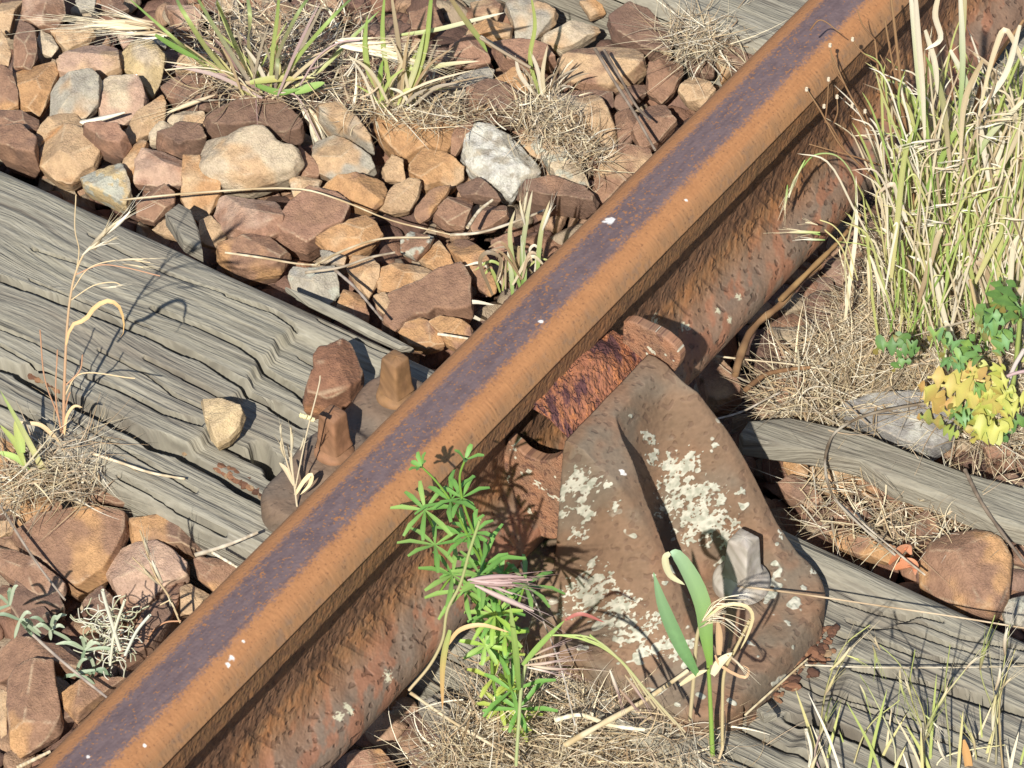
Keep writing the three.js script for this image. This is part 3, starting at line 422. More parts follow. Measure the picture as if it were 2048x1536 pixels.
// rows: view it was traced in, outline, colours, options, label
const VIEW = { A: [0, 0, 2.926], B: [600, 0, 2.926], C: [1200, 0, 2.415], D: [550, 450, 2.926], E: [0, 850, 2.239], F: [1348, 500, 2.926], G: [1348, 1011, 2.926], P: [0, 0, 1] };
const STONES = `
A|0,0 140,0 90,90 60,200 0,200|tt||tan stone filling the top left corner of the picture
A|150,0 370,0 380,80 330,180 230,190 120,140|pb||pinkish brown stone on the top edge beside the corner stone
A|120,150 210,200 220,330 180,400 80,390 90,260|db||dark brown upright stone left of the small cream pebble
A|240,190 300,210 340,280 300,330 240,310 215,260|cg||small cream pebble between dark upright stone and tan slab
A|290,170 480,155 560,210 510,260 400,310 330,260|tc||tan slab just above the broad pink stone
A|0,180 40,240 70,320 40,400 0,395|tc||tan stone cut by the left edge below the corner stone
A|80,420 180,400 320,380 340,440 300,560 230,670 130,640 90,520|ot||orange-brown blocky stone standing near the left edge
A|0,400 70,430 110,560 110,630 0,640|bo||brown stone at the left edge behind the orange block
A|350,370 450,300 600,245 680,290 710,430 620,470 560,430 420,470 350,440|pt||broad pink stone with a flat top, left of the yellow stone
A|675,340 770,270 900,270 970,340 940,470 890,560 820,480 700,390|yc||pale yellow stone hanging down to a point
A|300,540 360,480 540,440 590,480 570,620 500,680 400,700 290,690|gt||grey tan stone in front of the broad pink stone
A|580,530 640,480 810,480 860,590 840,660 720,740 600,730 575,640|pc||rounded pale pink stone right of the grey tan stone
A|700,780 800,680 950,570 975,620 960,700 880,780 780,840 710,820|to||slanting tan stone below the rounded pale pink stone
A|0,650 110,660 230,690 220,770 120,810 0,800|db||flat dark brown stone on the left edge
A|250,740 350,680 450,650 480,720 470,800 380,760 300,790 220,860 205,810|to||thin tan orange stone behind the big tan stone by the sleeper
A|940,510 1100,450 1270,480 1270,620 1200,680 1080,640 990,580|db||dull brown stone shaded by the top grass tuft
A|980,690 1080,650 1200,680 1230,740 1150,790 1060,790 970,730|tc||tan stone between dull brown stone and cream chip
A|870,800 930,740 1000,740 1090,800 1000,840 880,845|cc||small cream chip left of the big banded flint
A|490,790 600,770 700,800 770,860 720,920 640,900 560,860|dr|flat|dark purple-brown sliver right of the big tan stone
A|230,850 350,760 480,790 590,910 550,1000 420,1070 330,1050 240,980|to||big tan stone touching the upper edge of the sleeper
A|0,820 140,820 220,880 230,1000 100,960 0,920|bd|flat|brown stone at left edge just above the sleeper
A|920,860 990,810 1160,810 1200,880 1120,930 1060,930 940,900|dr|flat|dark brown block tucked left of the banded flint
A|740,900 830,830 870,850 850,900 800,960 790,1040 740,1060 720,980|ot||narrow orange stone standing left of the pink wedge
A|800,960 840,890 960,890 1070,940 1060,1080 940,1090 790,1080|pr||pink wedge stone below the dark brown block
A|1170,930 1200,810 1330,830 1420,800 1560,795 1640,880 1750,900 1770,960 1720,1030 1560,1070 1440,1110 1300,1090 1190,1060 1160,1000|ct|flint|large banded cream and orange flint nodule, biggest among the upper stones
A|1200,750 1290,700 1420,640 1540,620 1640,650 1770,790 1760,830 1660,870 1600,820 1500,790 1350,810 1220,800|dk|flat|large smooth dark brown stone behind the banded flint
A|480,1060 600,1010 710,985 740,1060 770,1150 740,1230 620,1170 500,1110|yg|lichen|yellow grey stone half shaded by the sleeper edge
A|800,1170 960,1110 1020,1150 1020,1210 900,1300 800,1270|bd||brown stone between pink wedge and grey wood chip
A|1080,960 1180,960 1190,1050 1290,1100 1290,1160 1180,1300 1100,1230 1060,1170 1070,1060|ot||bright orange stone below the left end of the flint
A|1230,1290 1290,1150 1450,1170 1610,1160 1665,1300 1640,1370 1500,1420 1330,1370|pr||plump rose pink stone with a dark red underside
A|1600,1390 1690,1250 1810,1160 1960,1190 2040,1250 2000,1360 1800,1480 1640,1440|rb|flat|red-brown flat stone right of the rose pink stone
A|890,1340 980,1290 1040,1320 1070,1410 960,1380|tb||small tan stone against sleeper, left of the wood chip
A|1170,1290 1230,1280 1330,1380 1280,1450 1170,1420|to||tan stone beneath the rose pink stone
A|1280,1470 1480,1400 1580,1410 1700,1510 1640,1600 1400,1640 1280,1530|bo||brown stone in front of the rose pink stone by the sleeper
A|1690,1060 1760,1040 1880,1060 1860,1140 1720,1150|tc||small tan stone off the right tip of the flint
A|1750,860 1840,960 1880,1010 1860,1040 1730,1040|bd||small brown wedge right of the flint
A|590,0 700,20 760,60 680,90 600,60|dd||dark stone on the top edge left of the grass tuft
A|440,0 560,0 550,60 470,70|gg||grey stone on the top edge
A|660,120 760,150 780,240 720,280 680,200|pb||narrow pink stone left of the grey pebble
A|840,230 900,215 970,240 970,280 880,275|wg||pale grey pebble above the yellow pointed stone
A|1060,340 1160,330 1230,400 1130,430 1030,420|to||tan stone under the leaning grass seed heads
A|1240,150 1330,140 1370,230 1290,270 1230,230|bt||brown stone within the top grass tuft
A|1690,90 1800,60 1830,180 1760,230 1690,190|dk||dark stone behind the green blades of the tuft
A|970,60 1120,50 1200,110 1160,190 1030,200|bp||brown stone left of the tuft under bowed green blades
A|1260,20 1390,10 1400,70 1290,90|gt||grey tan stone behind the top grass tuft
A|1560,200 1700,220 1730,330 1600,360 1530,280|rb||red-brown stone under the middle of the tuft
B|100,650 230,630 330,720 430,860 430,900 380,880 250,780 120,720|tg|flat|long tan stone under the hanging white seed heads
B|80,940 80,820 200,790 310,870 420,950 440,1010 380,1060 200,1050 100,1000|gt||grey-topped tan stone right of the flint
B|430,680 560,700 760,740 950,750 940,800 850,910 760,900 620,950 520,880 460,820|ob||long orange brown stone with a straight upper edge
B|960,860 1030,780 1130,790 1220,830 1320,930 1390,1000 1400,1050 1290,1110 1240,1170 1110,1120 1000,1020 950,930|wg|crust|white lichen-crusted rock in the middle of the ballast
B|1340,620 1450,575 1560,580 1640,620 1740,610 1820,690 1850,780 1830,860 1750,880 1690,800 1560,740 1400,700|tc||large smooth tan stone near the rail, under dry straw
B|1520,410 1620,340 1760,310 1930,310 2010,360 2020,430 1940,490 1810,550 1680,540 1570,520|tb||large oval tan stone crossed by two grey stalks
B|850,540 960,460 1090,400 1130,420 1120,500 1000,560 900,570|gc||greyish cream oval stone beside the second tuft
B|940,190 1000,140 1140,140 1240,160 1230,240 1150,260 1070,220|to||tan stone near the top edge with a dark twig in front
B|1420,230 1480,200 1600,140 1740,160 1750,190 1600,280 1530,305 1420,270|tc||cream tan stone below a fallen white seed head
B|1200,60 1300,20 1400,40 1500,90 1490,140 1380,220 1270,240 1250,150|gt||grey tan stone at the top between two tan stones
B|880,300 1000,220 1080,270 1110,370 1000,400 880,380|rb||red-brown stone above the greyish cream oval
B|960,600 1080,530 1200,550 1330,640 1330,680 1150,720 980,680|db|flat|flat dark brown stone under dry grass right of the oval
B|1550,570 1700,550 1820,560 1840,620 1770,640 1640,610|dk||dark brown stone behind the large smooth tan stone
B|1850,570 1940,510 2030,490 2020,560 1890,650 1840,620|dd||small dark stone below the large oval tan stone
B|1840,660 1960,650 2000,720 1940,830 1870,860|bd||brown stone right of the large smooth tan stone
B|1800,890 1880,870 2048,900 2060,960 1760,1180 1710,1140 1740,1020|bt||brown tan boulder leaning against the rail
B|1390,1090 1480,1070 1690,1140 1740,1190 1720,1230 1560,1200 1420,1200 1280,1170 1290,1110|db|flat|dark slab in front of the white-crusted rock
B|640,990 720,890 870,940 950,1000 950,1050 890,1100 820,1080 740,1110 650,1040|ot||orange tan stone left of the white-crusted rock
B|480,1010 540,930 600,960 620,1060 500,1060|to||small tan stone between long tan and orange stones
B|130,1110 220,1060 490,1050 510,1100 480,1190 420,1230 310,1200 200,1170|or||orange stone with a curved dished face below the grey-topped one
B|450,1220 560,1110 640,1060 710,1090 690,1160 640,1230 540,1250|to||tan stone right of the dished orange stone
B|680,1210 790,1120 890,1090 850,1160 760,1270 700,1300 670,1260|ob||finger-shaped orange stone pointing at the crusted rock
B|780,1290 860,1180 960,1160 1010,1180 1000,1260 960,1340 860,1350|bd||brown stone right of the finger-shaped one
B|990,1310 1100,1210 1200,1190 1220,1280 1130,1340 1010,1350|br||second brown stone beyond a short grey straw
B|920,1090 1040,1060 1150,1140 1170,1180 1060,1170 950,1150|db||small dark brown stone below the crusted rock
B|100,1420 220,1350 380,1280 440,1330 480,1380 420,1450 300,1510 180,1500|ot||orange tan stone below the red-brown flat stone
B|380,560 450,550 470,640 400,660|to||little tan stone at the foot of the second tuft
B|250,550 370,550 375,610 290,630|bo||little brown stone left of the second tuft
B|1420,930 1530,900 1640,990 1690,1080 1640,1120 1500,1060|cd|lichen|cream speckled stone touching the crusted rock on its right
B|1280,820 1370,740 1500,760 1500,860 1400,920 1300,900|tw|lichen|pale whitish stone in the straw left of the smooth tan stone
B|1130,310 1300,280 1450,320 1500,390 1350,430 1180,400|rb|flat|red-brown slab left of the large oval tan stone
B|1140,480 1250,420 1330,470 1330,570 1200,560|or||reddish stone right of the greyish cream oval
B|640,90 780,60 830,150 760,210 660,190|bd||brown stone behind the second tuft of grass
B|760,310 860,290 900,350 820,420 740,400|bd||brown stone within the second tuft
B|640,400 760,410 850,480 740,540 620,500|bo||brown stone at the near side of the second tuft
B|1640,20 1740,10 1790,80 1700,110|to||tan stone on the top edge beside the far sleeper
B|1000,20 1120,0 1190,50 1150,120 1020,110|bt||brown tan stone on the top edge left of the grey tan stone
B|320,430 420,420 470,500 380,540 300,510|ot||orange stone between the two grass tufts
B|900,770 1010,720 1010,780 950,860 880,940 890,840|br||brown stone filling the gap left of the crusted rock
C|40,120 140,40 230,70 345,210 330,290 200,260 60,190|dk|flat|large dark brown stone beside the far sleeper
C|230,330 300,310 400,300 400,360 360,440 300,490 230,450|bd||brown stone right of the large oval tan stone
C|380,450 440,380 520,410 560,450 500,520 420,500|to||tan block near the rail below the brown stone
C|560,290 600,220 700,185 780,210 720,290 640,350 590,400|ot||orange and cream stone against the rail near the far sleeper
C|150,650 230,530 310,510 370,600 280,690 200,730|bb||brown stone against the rail above the leaning boulder
C|410,300 560,290 550,370 450,360|dd||dark stone between brown stone and far sleeper
D|80,320 110,260 180,280 250,270 340,260 375,350 370,410 310,480 210,460 110,400|gs|lichen|grey lichen-covered stone lying on the sleeper edge
D|370,470 400,390 490,400 550,520 550,590 450,540 360,500|or||orange red stone right of the grey lichen stone
D|420,260 460,190 560,200 610,260 610,330 550,420 480,360|to||tan stone above the orange red stone
D|600,290 700,240 880,250 930,290 800,390 690,440 610,390|to||tan stone with a bright ridge behind the big brown slab
D|640,540 660,470 850,380 940,310 1080,280 1130,370 1150,470 1150,540 1050,560 940,545 900,580 830,580 730,690 640,620|bb|flat|big smooth brown slab beside the rail, largest of the flat stones
D|840,210 960,100 1010,170 1060,270 980,300 890,250|to||pointed tan stone behind the big brown slab
D|1000,100 1050,25 1130,60 1260,230 1310,370 1270,400 1190,360 1120,270 1050,190|ob||elongated orange brown stone sloping down toward the rail
D|730,650 770,600 850,575 930,600 990,710 900,735 790,720|ob||orange-edged stone in front of the big brown slab
D|900,580 960,545 1080,580 1150,610 1150,690 1060,720 1000,690|or||orange stone against the rail at the slab's lower corner
D|575,430 640,400 680,460 640,520 600,490|tb||small tan stone touching the slab's left corner
D|740,160 830,200 900,140 930,80 800,40 740,90|bt|lichen|brown stone with white specks under dry straw
D|1260,100 1390,60 1400,130 1330,220 1290,170|rb||red-brown stone beside the rail by the green grass
D|250,110 330,170 420,190 400,240 280,220|gt||grey tan stone above the grey lichen stone
D|640,480 700,440 640,400 600,440|to||little tan stone left of the ridge stone
E|60,510 180,430 460,405 570,430 570,500 480,690 350,760 280,720 150,610|bo|flat|biggest lower left stone, brown with one tan broken side
E|580,440 720,420 850,440 950,540 910,580 780,560 600,530|od||long orange stone lying against the sleeper's lower edge
E|470,660 530,570 620,545 700,550 840,650 840,700 690,790 570,870 540,790|pb||pinkish brown stone with pale chipped edges near the rail
E|370,390 400,320 520,295 640,310 690,370 560,400|bt|flat|flat brown stone below the curled dry grass
E|80,440 110,320 240,320 290,400 180,430 100,460|ob||orange brown stone left of the flat brown stone
E|0,560 80,580 150,620 290,720 290,760 200,800 130,760 0,660|bp||brown stone at the left edge under the biggest stone
E|370,800 450,720 520,800 550,880 450,860 380,830|bd||brown stone behind the pale wiry plant
E|0,1010 80,965 300,1000 360,1050 350,1110 240,1090 240,1130 60,1130 0,1150|bp||broad brown stone at left edge below the wiry plant
E|40,1150 80,1100 240,1100 250,1200 280,1340 270,1380 90,1480 50,1440 35,1300|bo||tall brown stone at the bottom left with a pale foot
E|270,1210 380,1150 560,1140 470,1220 350,1330 290,1270|bo||brown stone with orange end between tall stone and rail
E|0,1190 40,1210 30,1380 0,1400|tb||tan stone at the left edge beside the tall stone
E|810,740 850,710 940,760 870,850 810,850|tb||tan stone squeezed against the rail
E|970,600 1080,550 1110,580 1060,640 990,620|ct||pale stone where sleeper edge meets the rail
E|870,610 960,600 1060,640 960,740 890,690|bo||brown stone against the rail below the pale stone
E|640,870 720,820 760,900 690,1010 560,1090 510,1060 600,960|db|flat|dark brown slab between wiry plant and rail
E|0,430 60,440 80,480 0,500|tg||tan stone chip on the left edge
E|760,700 830,680 800,800 750,900 720,830|rb||narrow red-brown stone beside the rail
E|90,870 200,830 260,900 180,980 80,950|kd||dark stone under the grey green leaves
E|0,700 70,740 90,830 0,850|db||dark brown stone on the left edge by the wiry plant
E|420,200 520,220 560,290 440,290 400,260|bb||brown stone peeping from under the curled dry grass
E|10,200 90,200 120,260 60,310 10,290|to||tan stone under curled dry grass at left
F|970,960 1180,920 1500,900 1580,960 1630,1100 1600,1160 1500,1220 1300,1160 1080,1060 990,1020|ss|flatspeck|blue grey speckled rock under the yellow green plant
F|130,760 230,640 290,670 400,840 380,900 250,940 190,920|bt|flat|square brown stone jammed beside the chair jaw
F|1080,1350 1300,1340 1450,1400 1550,1480 1540,1560 1300,1500 1120,1440|or||long orange stone below the broken plank
F|650,1200 740,1220 790,1290 770,1350 680,1330 640,1260|ot||rounded orange stone half in shade of the chair
F|800,1290 900,1250 1050,1300 1080,1400 1000,1440 850,1400|to||tan stone under dry roots below the plank
F|690,1330 760,1350 870,1480 800,1536 650,1450 600,1390|bd||brown stone in the chair's shadow
F|580,560 640,520 690,600 620,640|rr||small red stone among dry roots by the rail
F|980,330 1080,300 1090,400 950,400|pr||reddish stone showing through the straw mat
F|600,760 700,750 760,800 700,940 600,900|br||brown stone between chair and straw mat
F|1000,840 1070,830 1080,890 1010,900|bo||brown pebble sunk in the straw near the grey rock
F|1880,1330 1990,1320 2060,1380 1990,1440 1880,1410|bd||brown stone at right edge below the plank
F|1780,1110 1930,1130 1990,1200 1850,1220|rb||red-brown stone at right under the leafy plant
G|1440,340 1500,230 1600,170 1760,165 1900,240 1970,340 1950,540 1900,640 1750,640 1540,540 1440,450|bo|round|big rounded brown stone beside the right sleeper
G|910,150 1000,140 1120,200 1230,260 1310,250 1270,330 1100,300 960,240|ob||brown stone along the sleeper under dry stalks
G|1360,110 1470,40 1550,100 1540,170 1440,210 1370,170|db||dark stone above the big rounded brown stone
G|1910,590 1990,550 2060,540 2060,710 1940,690|gs|lichen|grey stone at the right edge beside the big rounded stone
G|1940,1440 2000,1380 2060,1330 2060,1536 1900,1560|bd||brown stone in the bottom right corner
G|850,40 950,0 1080,10 1150,80 1050,110 900,90|db||brown stone beneath the long orange one, right of the chair
G|1560,40 1720,20 1800,90 1700,140 1570,110|bd||dark brown stone above the big rounded one, to its right
G|1960,250 2060,240 2060,360 1990,340|bd||brown stone at the right edge above the grey one
P|840,1425 880,1405 950,1440 985,1475 930,1480 860,1450|gs|flat|smooth grey stone in the straw at the foot of the rail
P|700,1515 760,1500 800,1536 780,1560 690,1550|or||orange stone at the bottom edge beside the rail foot
P|1445,85 1500,75 1540,95 1530,140 1450,150|dk||dark stone hidden behind the rail near the far sleeper
P|0,870 40,880 55,925 30,960 0,960|bo||brown stone on the left edge at the sleeper's lower side
P|0,960 60,985 90,1010 60,1030 0,1020|to||tan stone below the left curled grass on the edge
P|1905,1020 1960,1010 1990,1050 1930,1070|br||brown stone between broken plank and big rounded stone
P|40,1170 110,1180 130,1230 60,1260 20,1220|kd||dark stone at the foot of the wiry plant
P|110,1390 170,1410 160,1440 120,1440|dk||dark wedge between tall stone and its orange-ended neighbour
`.trim().split('\n');
const stoneAt = {};
STONES.forEach((row, n) => {
  const [v, pts, cc, op, label] = row.split('|'), [ox, oy, k] = VIEW[v];
  const P = pts.split(' ').map(q => { const [x, y] = q.split(',').map(Number); return [ox + x / k, oy + y / k]; });
  const o = {}; if (op === 'flat') { o.flat = 1; o.rough = .6; } if (op === 'flint') { o.round = 12; o.rough = 1.3; } if (op === 'crust') { o.lichen = '#d0ccbd'; o.lt = -.05; o.rough = 2.2; } if (op === 'lichen') { o.lichen = '#b9b6a2'; o.lt = .1; } if (op === 'flatspeck') { o.flat = 1; o.lichen = '#b4b1a6'; o.lt = .22; } if (op === 'round') o.round = 10;
  const R = rng(n * 31 + 5), big = P.length > 10;
  const [g, c] = stoneGeo(P, -.030 + .012 * R(), op === 'flat' || op === 'flatspeck' ? .013 + .006 * R() : big ? .02 : undefined, n * 17 + 3, COL[cc[0]], COL[cc[1]], o);
  g.translate(-c.x, -c.y, -c.z); const m = top('ballast_stone', g, stoneMat, label, 'stone', 'ballast stones around the sleepers'); m.position.copy(c);
});
// stones lying on the timber
{
  const put = (pts, y, th, cols, o, label, s) => { const [g, c] = stoneGeo(pts.split(' ').map(q => q.split(',').map(Number)), y, th, s, cols[0], cols[1], o); g.translate(-c.x, -c.y, -c.z); const m = top('ballast_stone', g, stoneMat, label, 'stone', 'loose stones lying on the sleeper'); m.position.copy(c); };
  put('404,806 440,806 484,822 490,836 482,858 460,880 436,893 424,880 414,850', .011, .0105, ['#cdb48a', '#bfa06a'], {}, 'pale tan triangular stone lying alone on the near sleeper', 801);
  put('608,806 620,770 640,725 690,700 702,705 725,760 722,780 700,808 655,824 612,822', .012, .022, ['#8f664c', '#a0724e'], {}, 'brown peaked stone leaning against the chair beside the screws', 802);
}
// smaller stones and chips packed under and between them
{
  const R = rng(99), b = new MB(), I = ICO[0], N = I.p.length / 3, pal = ['#a8876a', '#957056', '#7e6050', '#6a5042', '#8f7260', '#a39076', '#86634e'].map(lin);
  let n = 0, guard = 0;
  while (n < 2700 && guard++ < 20000) {
    const px = -80 + R() * 2210, py = -120 + R() * 1760, y = -.070 + .020 * R(), c0 = at(px, py, y);
    const on = (c0.x > SX0 - .008 && c0.x < SX1 + .008) || (c0.x > SX0 + .595 && c0.x < SX1 + .611); if (on) continue;
    n++; const s = .007 + .014 * R() * R() + .003, a = s * (.8 + .6 * R()), bb = s * (.7 + .4 * R()), t = s * (.5 + .35 * R()), th = R() * 6.28, ct = Math.cos(th), st = Math.sin(th), tx = (R() - .5) * .7, tz = (R() - .5) * .7, off = R() * 90, col = pal[Math.floor(R() * pal.length)], base = b.p.length / 3;
    const pl = []; for (let k = 0; k < 9; k++) { const u = R() * 2 - 1, f = R() * 6.28, q = Math.sqrt(1 - u * u); pl.push([q * Math.cos(f), u, q * Math.sin(f), .55 + .4 * R()]); }
    for (let k = 0; k < N; k++) {
      let x = I.p[k * 3], yy = I.p[k * 3 + 1], z = I.p[k * 3 + 2], r = 1; for (const q of pl) { const d = x * q[0] + yy * q[1] + z * q[2]; if (d > 0) r = Math.min(r, q[3] / d); }
      x *= a * r; z *= bb * r; yy *= t * r; const X = x * ct - z * st, Z = x * st + z * ct, f = 1 + .22 * fbm(X * 120 + off, yy * 120, Z * 120, 2);
      b.v(V(c0.x + X, y + yy + X * tx + Z * tz, c0.z + Z), [col[0] * f, col[1] * f, col[2] * f]); const o = b.u.length - 2; b.u[o] = X * 14 + off; b.u[o + 1] = Z * 14 + yy * 8;
    }
    for (const q of I.i) b.i.push(q + base);
  }
  top('ballast_gravel', b.geo(), stoneMat, 'small broken brown stones and chips packed under the ballast', 'gravel', null, 'stuff');
}

// ---------------------------------------------------------------- grass, weeds and twigs
const G = { straw: ['#d6c8a6', '#c8b792', '#e0d6bd', '#b8a27c', '#bfa98a', '#a58c6a', '#a3967f', '#8f7d63'].map(lin), pale: ['#ece4cd', '#e3d8ba', '#ddcda8'].map(lin), green: ['#86aa4e', '#94b35c', '#7a9c48', '#a9bf6c'].map(lin), yg: ['#bcc076', '#cdc488', '#aab668'].map(lin), purple: ['#b39a94', '#c0aaa0', '#9c8078'].map(lin), brown: ['#8b6340', '#9c7149', '#7a5536'].map(lin), twig: ['#8e8070', '#a39684', '#766858'].map(lin) };
const pick = (R, a) => a[Math.floor(R() * a.length)];
const fade = (a, b) => t => mix3(a, b, t);
// one awned spikelet: a slim husk with bristles
function spikelet(b, p, dir, len, R, colA, colB, awns = 6, awnLen = 1) {
  const side = V(R() - .5, R() - .5, R() - .5).cross(dir).normalize(), n = 7, pts = [];
  for (let k = 0; k <= n; k++) pts.push(p.clone().addScaledVector(dir, len * k / n).addScaledVector(side, .04 * len * Math.sin(k / n * 3)));
  b.tube(pts, t => len * .042 * Math.sin(Math.PI * Math.min(1, t * .86 + .08)) + .0002, fade(colA, colB), 5);
  for (let k = 0; k < awns; k++) { const q = pts[2 + k % (n - 1)], d = dir.clone().addScaledVector(side, (R() - .5) * .5).add(V(R() - .5, R() - .5, R() - .5).multiplyScalar(.28)).normalize(); b.tube([q, q.clone().addScaledVector(d, len * .5 * awnLen), q.clone().addScaledVector(d, len * (.85 + .4 * R()) * awnLen).add(V(0, -len * .04, 0))], t => mix(.00022, .0001, t), colB, 3); }
}
// a curled dead leaf or stem piece lying near p
function curl(b, p, R, len, w, col, lift = .4) {
  const th = R() * 6.28; let d = V(Math.cos(th), lift * (R() - .2), Math.sin(th)).normalize(), q = p.clone(); const pts = [q.clone()], bend = V(R() - .5, (R() - .5) * .8, R() - .5).normalize(), k = R() < .5 ? .15 + .7 * R() : .8 + 3.4 * R() * R(), n = 7;
  for (let i = 0; i < n; i++) { d.addScaledVector(bend.clone().cross(d), k / n).normalize(); q = q.clone().addScaledVector(d, len / n); q.y = Math.max(q.y, -.05); pts.push(q.clone()); }
  b.blade(pts, t => w * (1 - .7 * t) * (.6 + .4 * Math.sin(3 * t + .5)), col, V(R() - .5, 1, R() - .5), .5);
}
// matted dead grass inside a pixel outline, lying at a given height: too much to count
function mat(label, poly, count, y0, y1, seed, len = .035, extra) {
  const R = rng(seed), b = new MB(), P = poly.split(' ').map(q => q.split(',').map(Number)); const xs = P.map(p => p[0]), ys = P.map(p => p[1]), x0 = Math.min(...xs), x1 = Math.max(...xs), z0 = Math.min(...ys), z1 = Math.max(...ys);
  const ins = (x, y) => { let c = false; for (let i = 0, j = P.length - 1; i < P.length; j = i++) if ((P[i][1] > y) !== (P[j][1] > y) && x < (P[j][0] - P[i][0]) * (y - P[i][1]) / (P[j][1] - P[i][1]) + P[i][0]) c = !c; return c; };
  for (let n = 0, g = 0; n < count * 1.5 && g < count * 12; g++) {
    const x = x0 + R() * (x1 - x0), y = z0 + R() * (z1 - z0); if (!ins(x, y)) continue; n++;
    const sx = (R() - .5) * (R() < .25 ? 90 : 10), sy = (R() - .5) * (R() < .25 ? 60 : 10), p = at(x + sx, y + sy, mix(y0, y1, R() * R())); if (p.z > -.045 && p.z < .045) continue;
    const cl = .6 + .4 * noise(x / 40, y / 40, seed); if (R() > cl + .35) continue;
    const c0 = pick(R, G.straw), q = .8 + .35 * R(); curl(b, p, R, len * (.4 + 1.1 * R()), (.0005 + .0022 * R() * R() * R()), [c0[0] * q, c0[1] * q, c0[2] * q]);
  }
  if (extra) extra(b, R);
  return top('dry_grass', b.geo(), strawMat, label, 'dry grass', null, 'stuff');
}
mat('thick mat of curled dead grass beside the rail on the right', '1480,470 1560,440 1640,330 1720,250 1830,90 2060,60 2060,660 2040,930 1900,830 1650,860 1560,840 1500,760 1450,700 1500,600', 14000, -.035, .012, 11, .04);
mat('tangle of bleached bent straw among the tall grass at upper right', '1760,330 1830,200 1900,120 2060,60 2060,620 1900,640 1780,520', 1500, .0, .07, 21, .055);
mat('curled dead grass heaped along the foot of the rail at the bottom', '690,1536 720,1440 830,1370 900,1290 990,1270 1080,1330 1200,1380 1330,1430 1440,1420 1420,1480 1470,1560 680,1560', 2600, -.02, .03, 12, .042);
mat('dead grass caught between the stones left of the white-crusted rock', '680,170 760,120 900,190 1000,230 930,250 800,250 700,240', 420, -.012, .012, 13, .03);
mat('dry straw on the stones around the smooth tan stone near the rail', '1030,190 1120,180 1150,250 1200,300 1190,360 1120,300 1040,270', 420, -.008, .015, 14, .025);
mat('dry curled grass lying against the far sleeper', '1330,60 1420,20 1480,60 1460,110 1400,130 1340,120', 260, -.01, .02, 15, .035);
mat('dead curled grass at the base of the tall stalk on the left', '40,930 70,880 150,860 210,900 200,960 180,1010 110,1000 60,980', 340, -.01, .02, 16, .034);
mat('dead roots and grass beside the big rounded stone', '1640,900 1720,900 1780,960 2048,960 2048,1060 1900,1100 1760,1090 1650,1080 1600,960', 420, -.02, .005, 17, .035);
mat('dry grass on the left end of the picture below the sleeper', '0,930 50,940 60,1010 20,1030 0,1010', 80, -.01, .01, 18, .03);
mat('dry grass between stones beneath the top left seed heads', '380,30 700,10 720,150 640,200 500,210 400,190', 520, -.01, .02, 19, .04);

// helper for whole plants: parts collected as builders, then hung under a thing at the plant's foot
function plant(name, label, cat, foot, parts, group) { const t = thing(name, label, cat, foot, group); for (const [n, b, m] of parts) if (b.p.length) {
    const one = { leaves: 'leaf', blades: 'blade', branches: 'branch' }[n];
    if (one) {                                           // every leaf or blade a piece of its own, the largest three hundred; the rest joined
      const all = b.pieces().map(q => { let a = 0; for (let k = 3; k < q.p.length; k += 3) a = Math.max(a, Math.hypot(q.p[k] - q.p[0], q.p[k + 1] - q.p[1], q.p[k + 2] - q.p[2])); return [a, q]; }).sort((x, y) => y[0] - x[0]);
      for (const [, q] of all.slice(0, 300)) part(one, q.geo(), m ?? strawMat, t);
      if (all.length > 300) tag(part(n, mergeGeometries(all.slice(300).map(q => q[1].geo())), m ?? strawMat, t), null, null, null, 'stuff');
    } else { const o = part(n, b.geo(), m ?? strawMat, t); if (n !== 'stem' && n !== 'stalk') tag(o, null, null, null, 'stuff'); }
  }
  return t; }
const toCam = FWD.clone().negate();
const px = (f, s, off = 0) => s.split(' ').map((q, k, a) => { const [x, y] = q.split(',').map(Number); return f(x, y, typeof off === 'function' ? off(k / (a.length - 1)) : off); });
const line = (b, f, s, r, col, off = 0, sides = 5) => b.tube(curve(px(f, s, off), Math.max(8, s.split(' ').length * 5)), r, col, sides);
const leaf = (b, f, s, w, col, off = 0, fold) => b.blade(curve(px(f, s, off), 14), w, col, toCam.clone().add(V(0, .4, 0)), fold);
function spikes(b, f, list, R, cA, cB, len, awns, al) { for (const [x0, y0, x1, y1, o] of list) { const a = f(x0, y0, o ?? .01), c = f(x1, y1, (o ?? .01) + .004), d = c.clone().sub(a); spikelet(b, a, d.clone().normalize(), d.length() * (len ?? .6), R, pick(R, cA), pick(R, cB), awns ?? 6, al ?? 1); } }

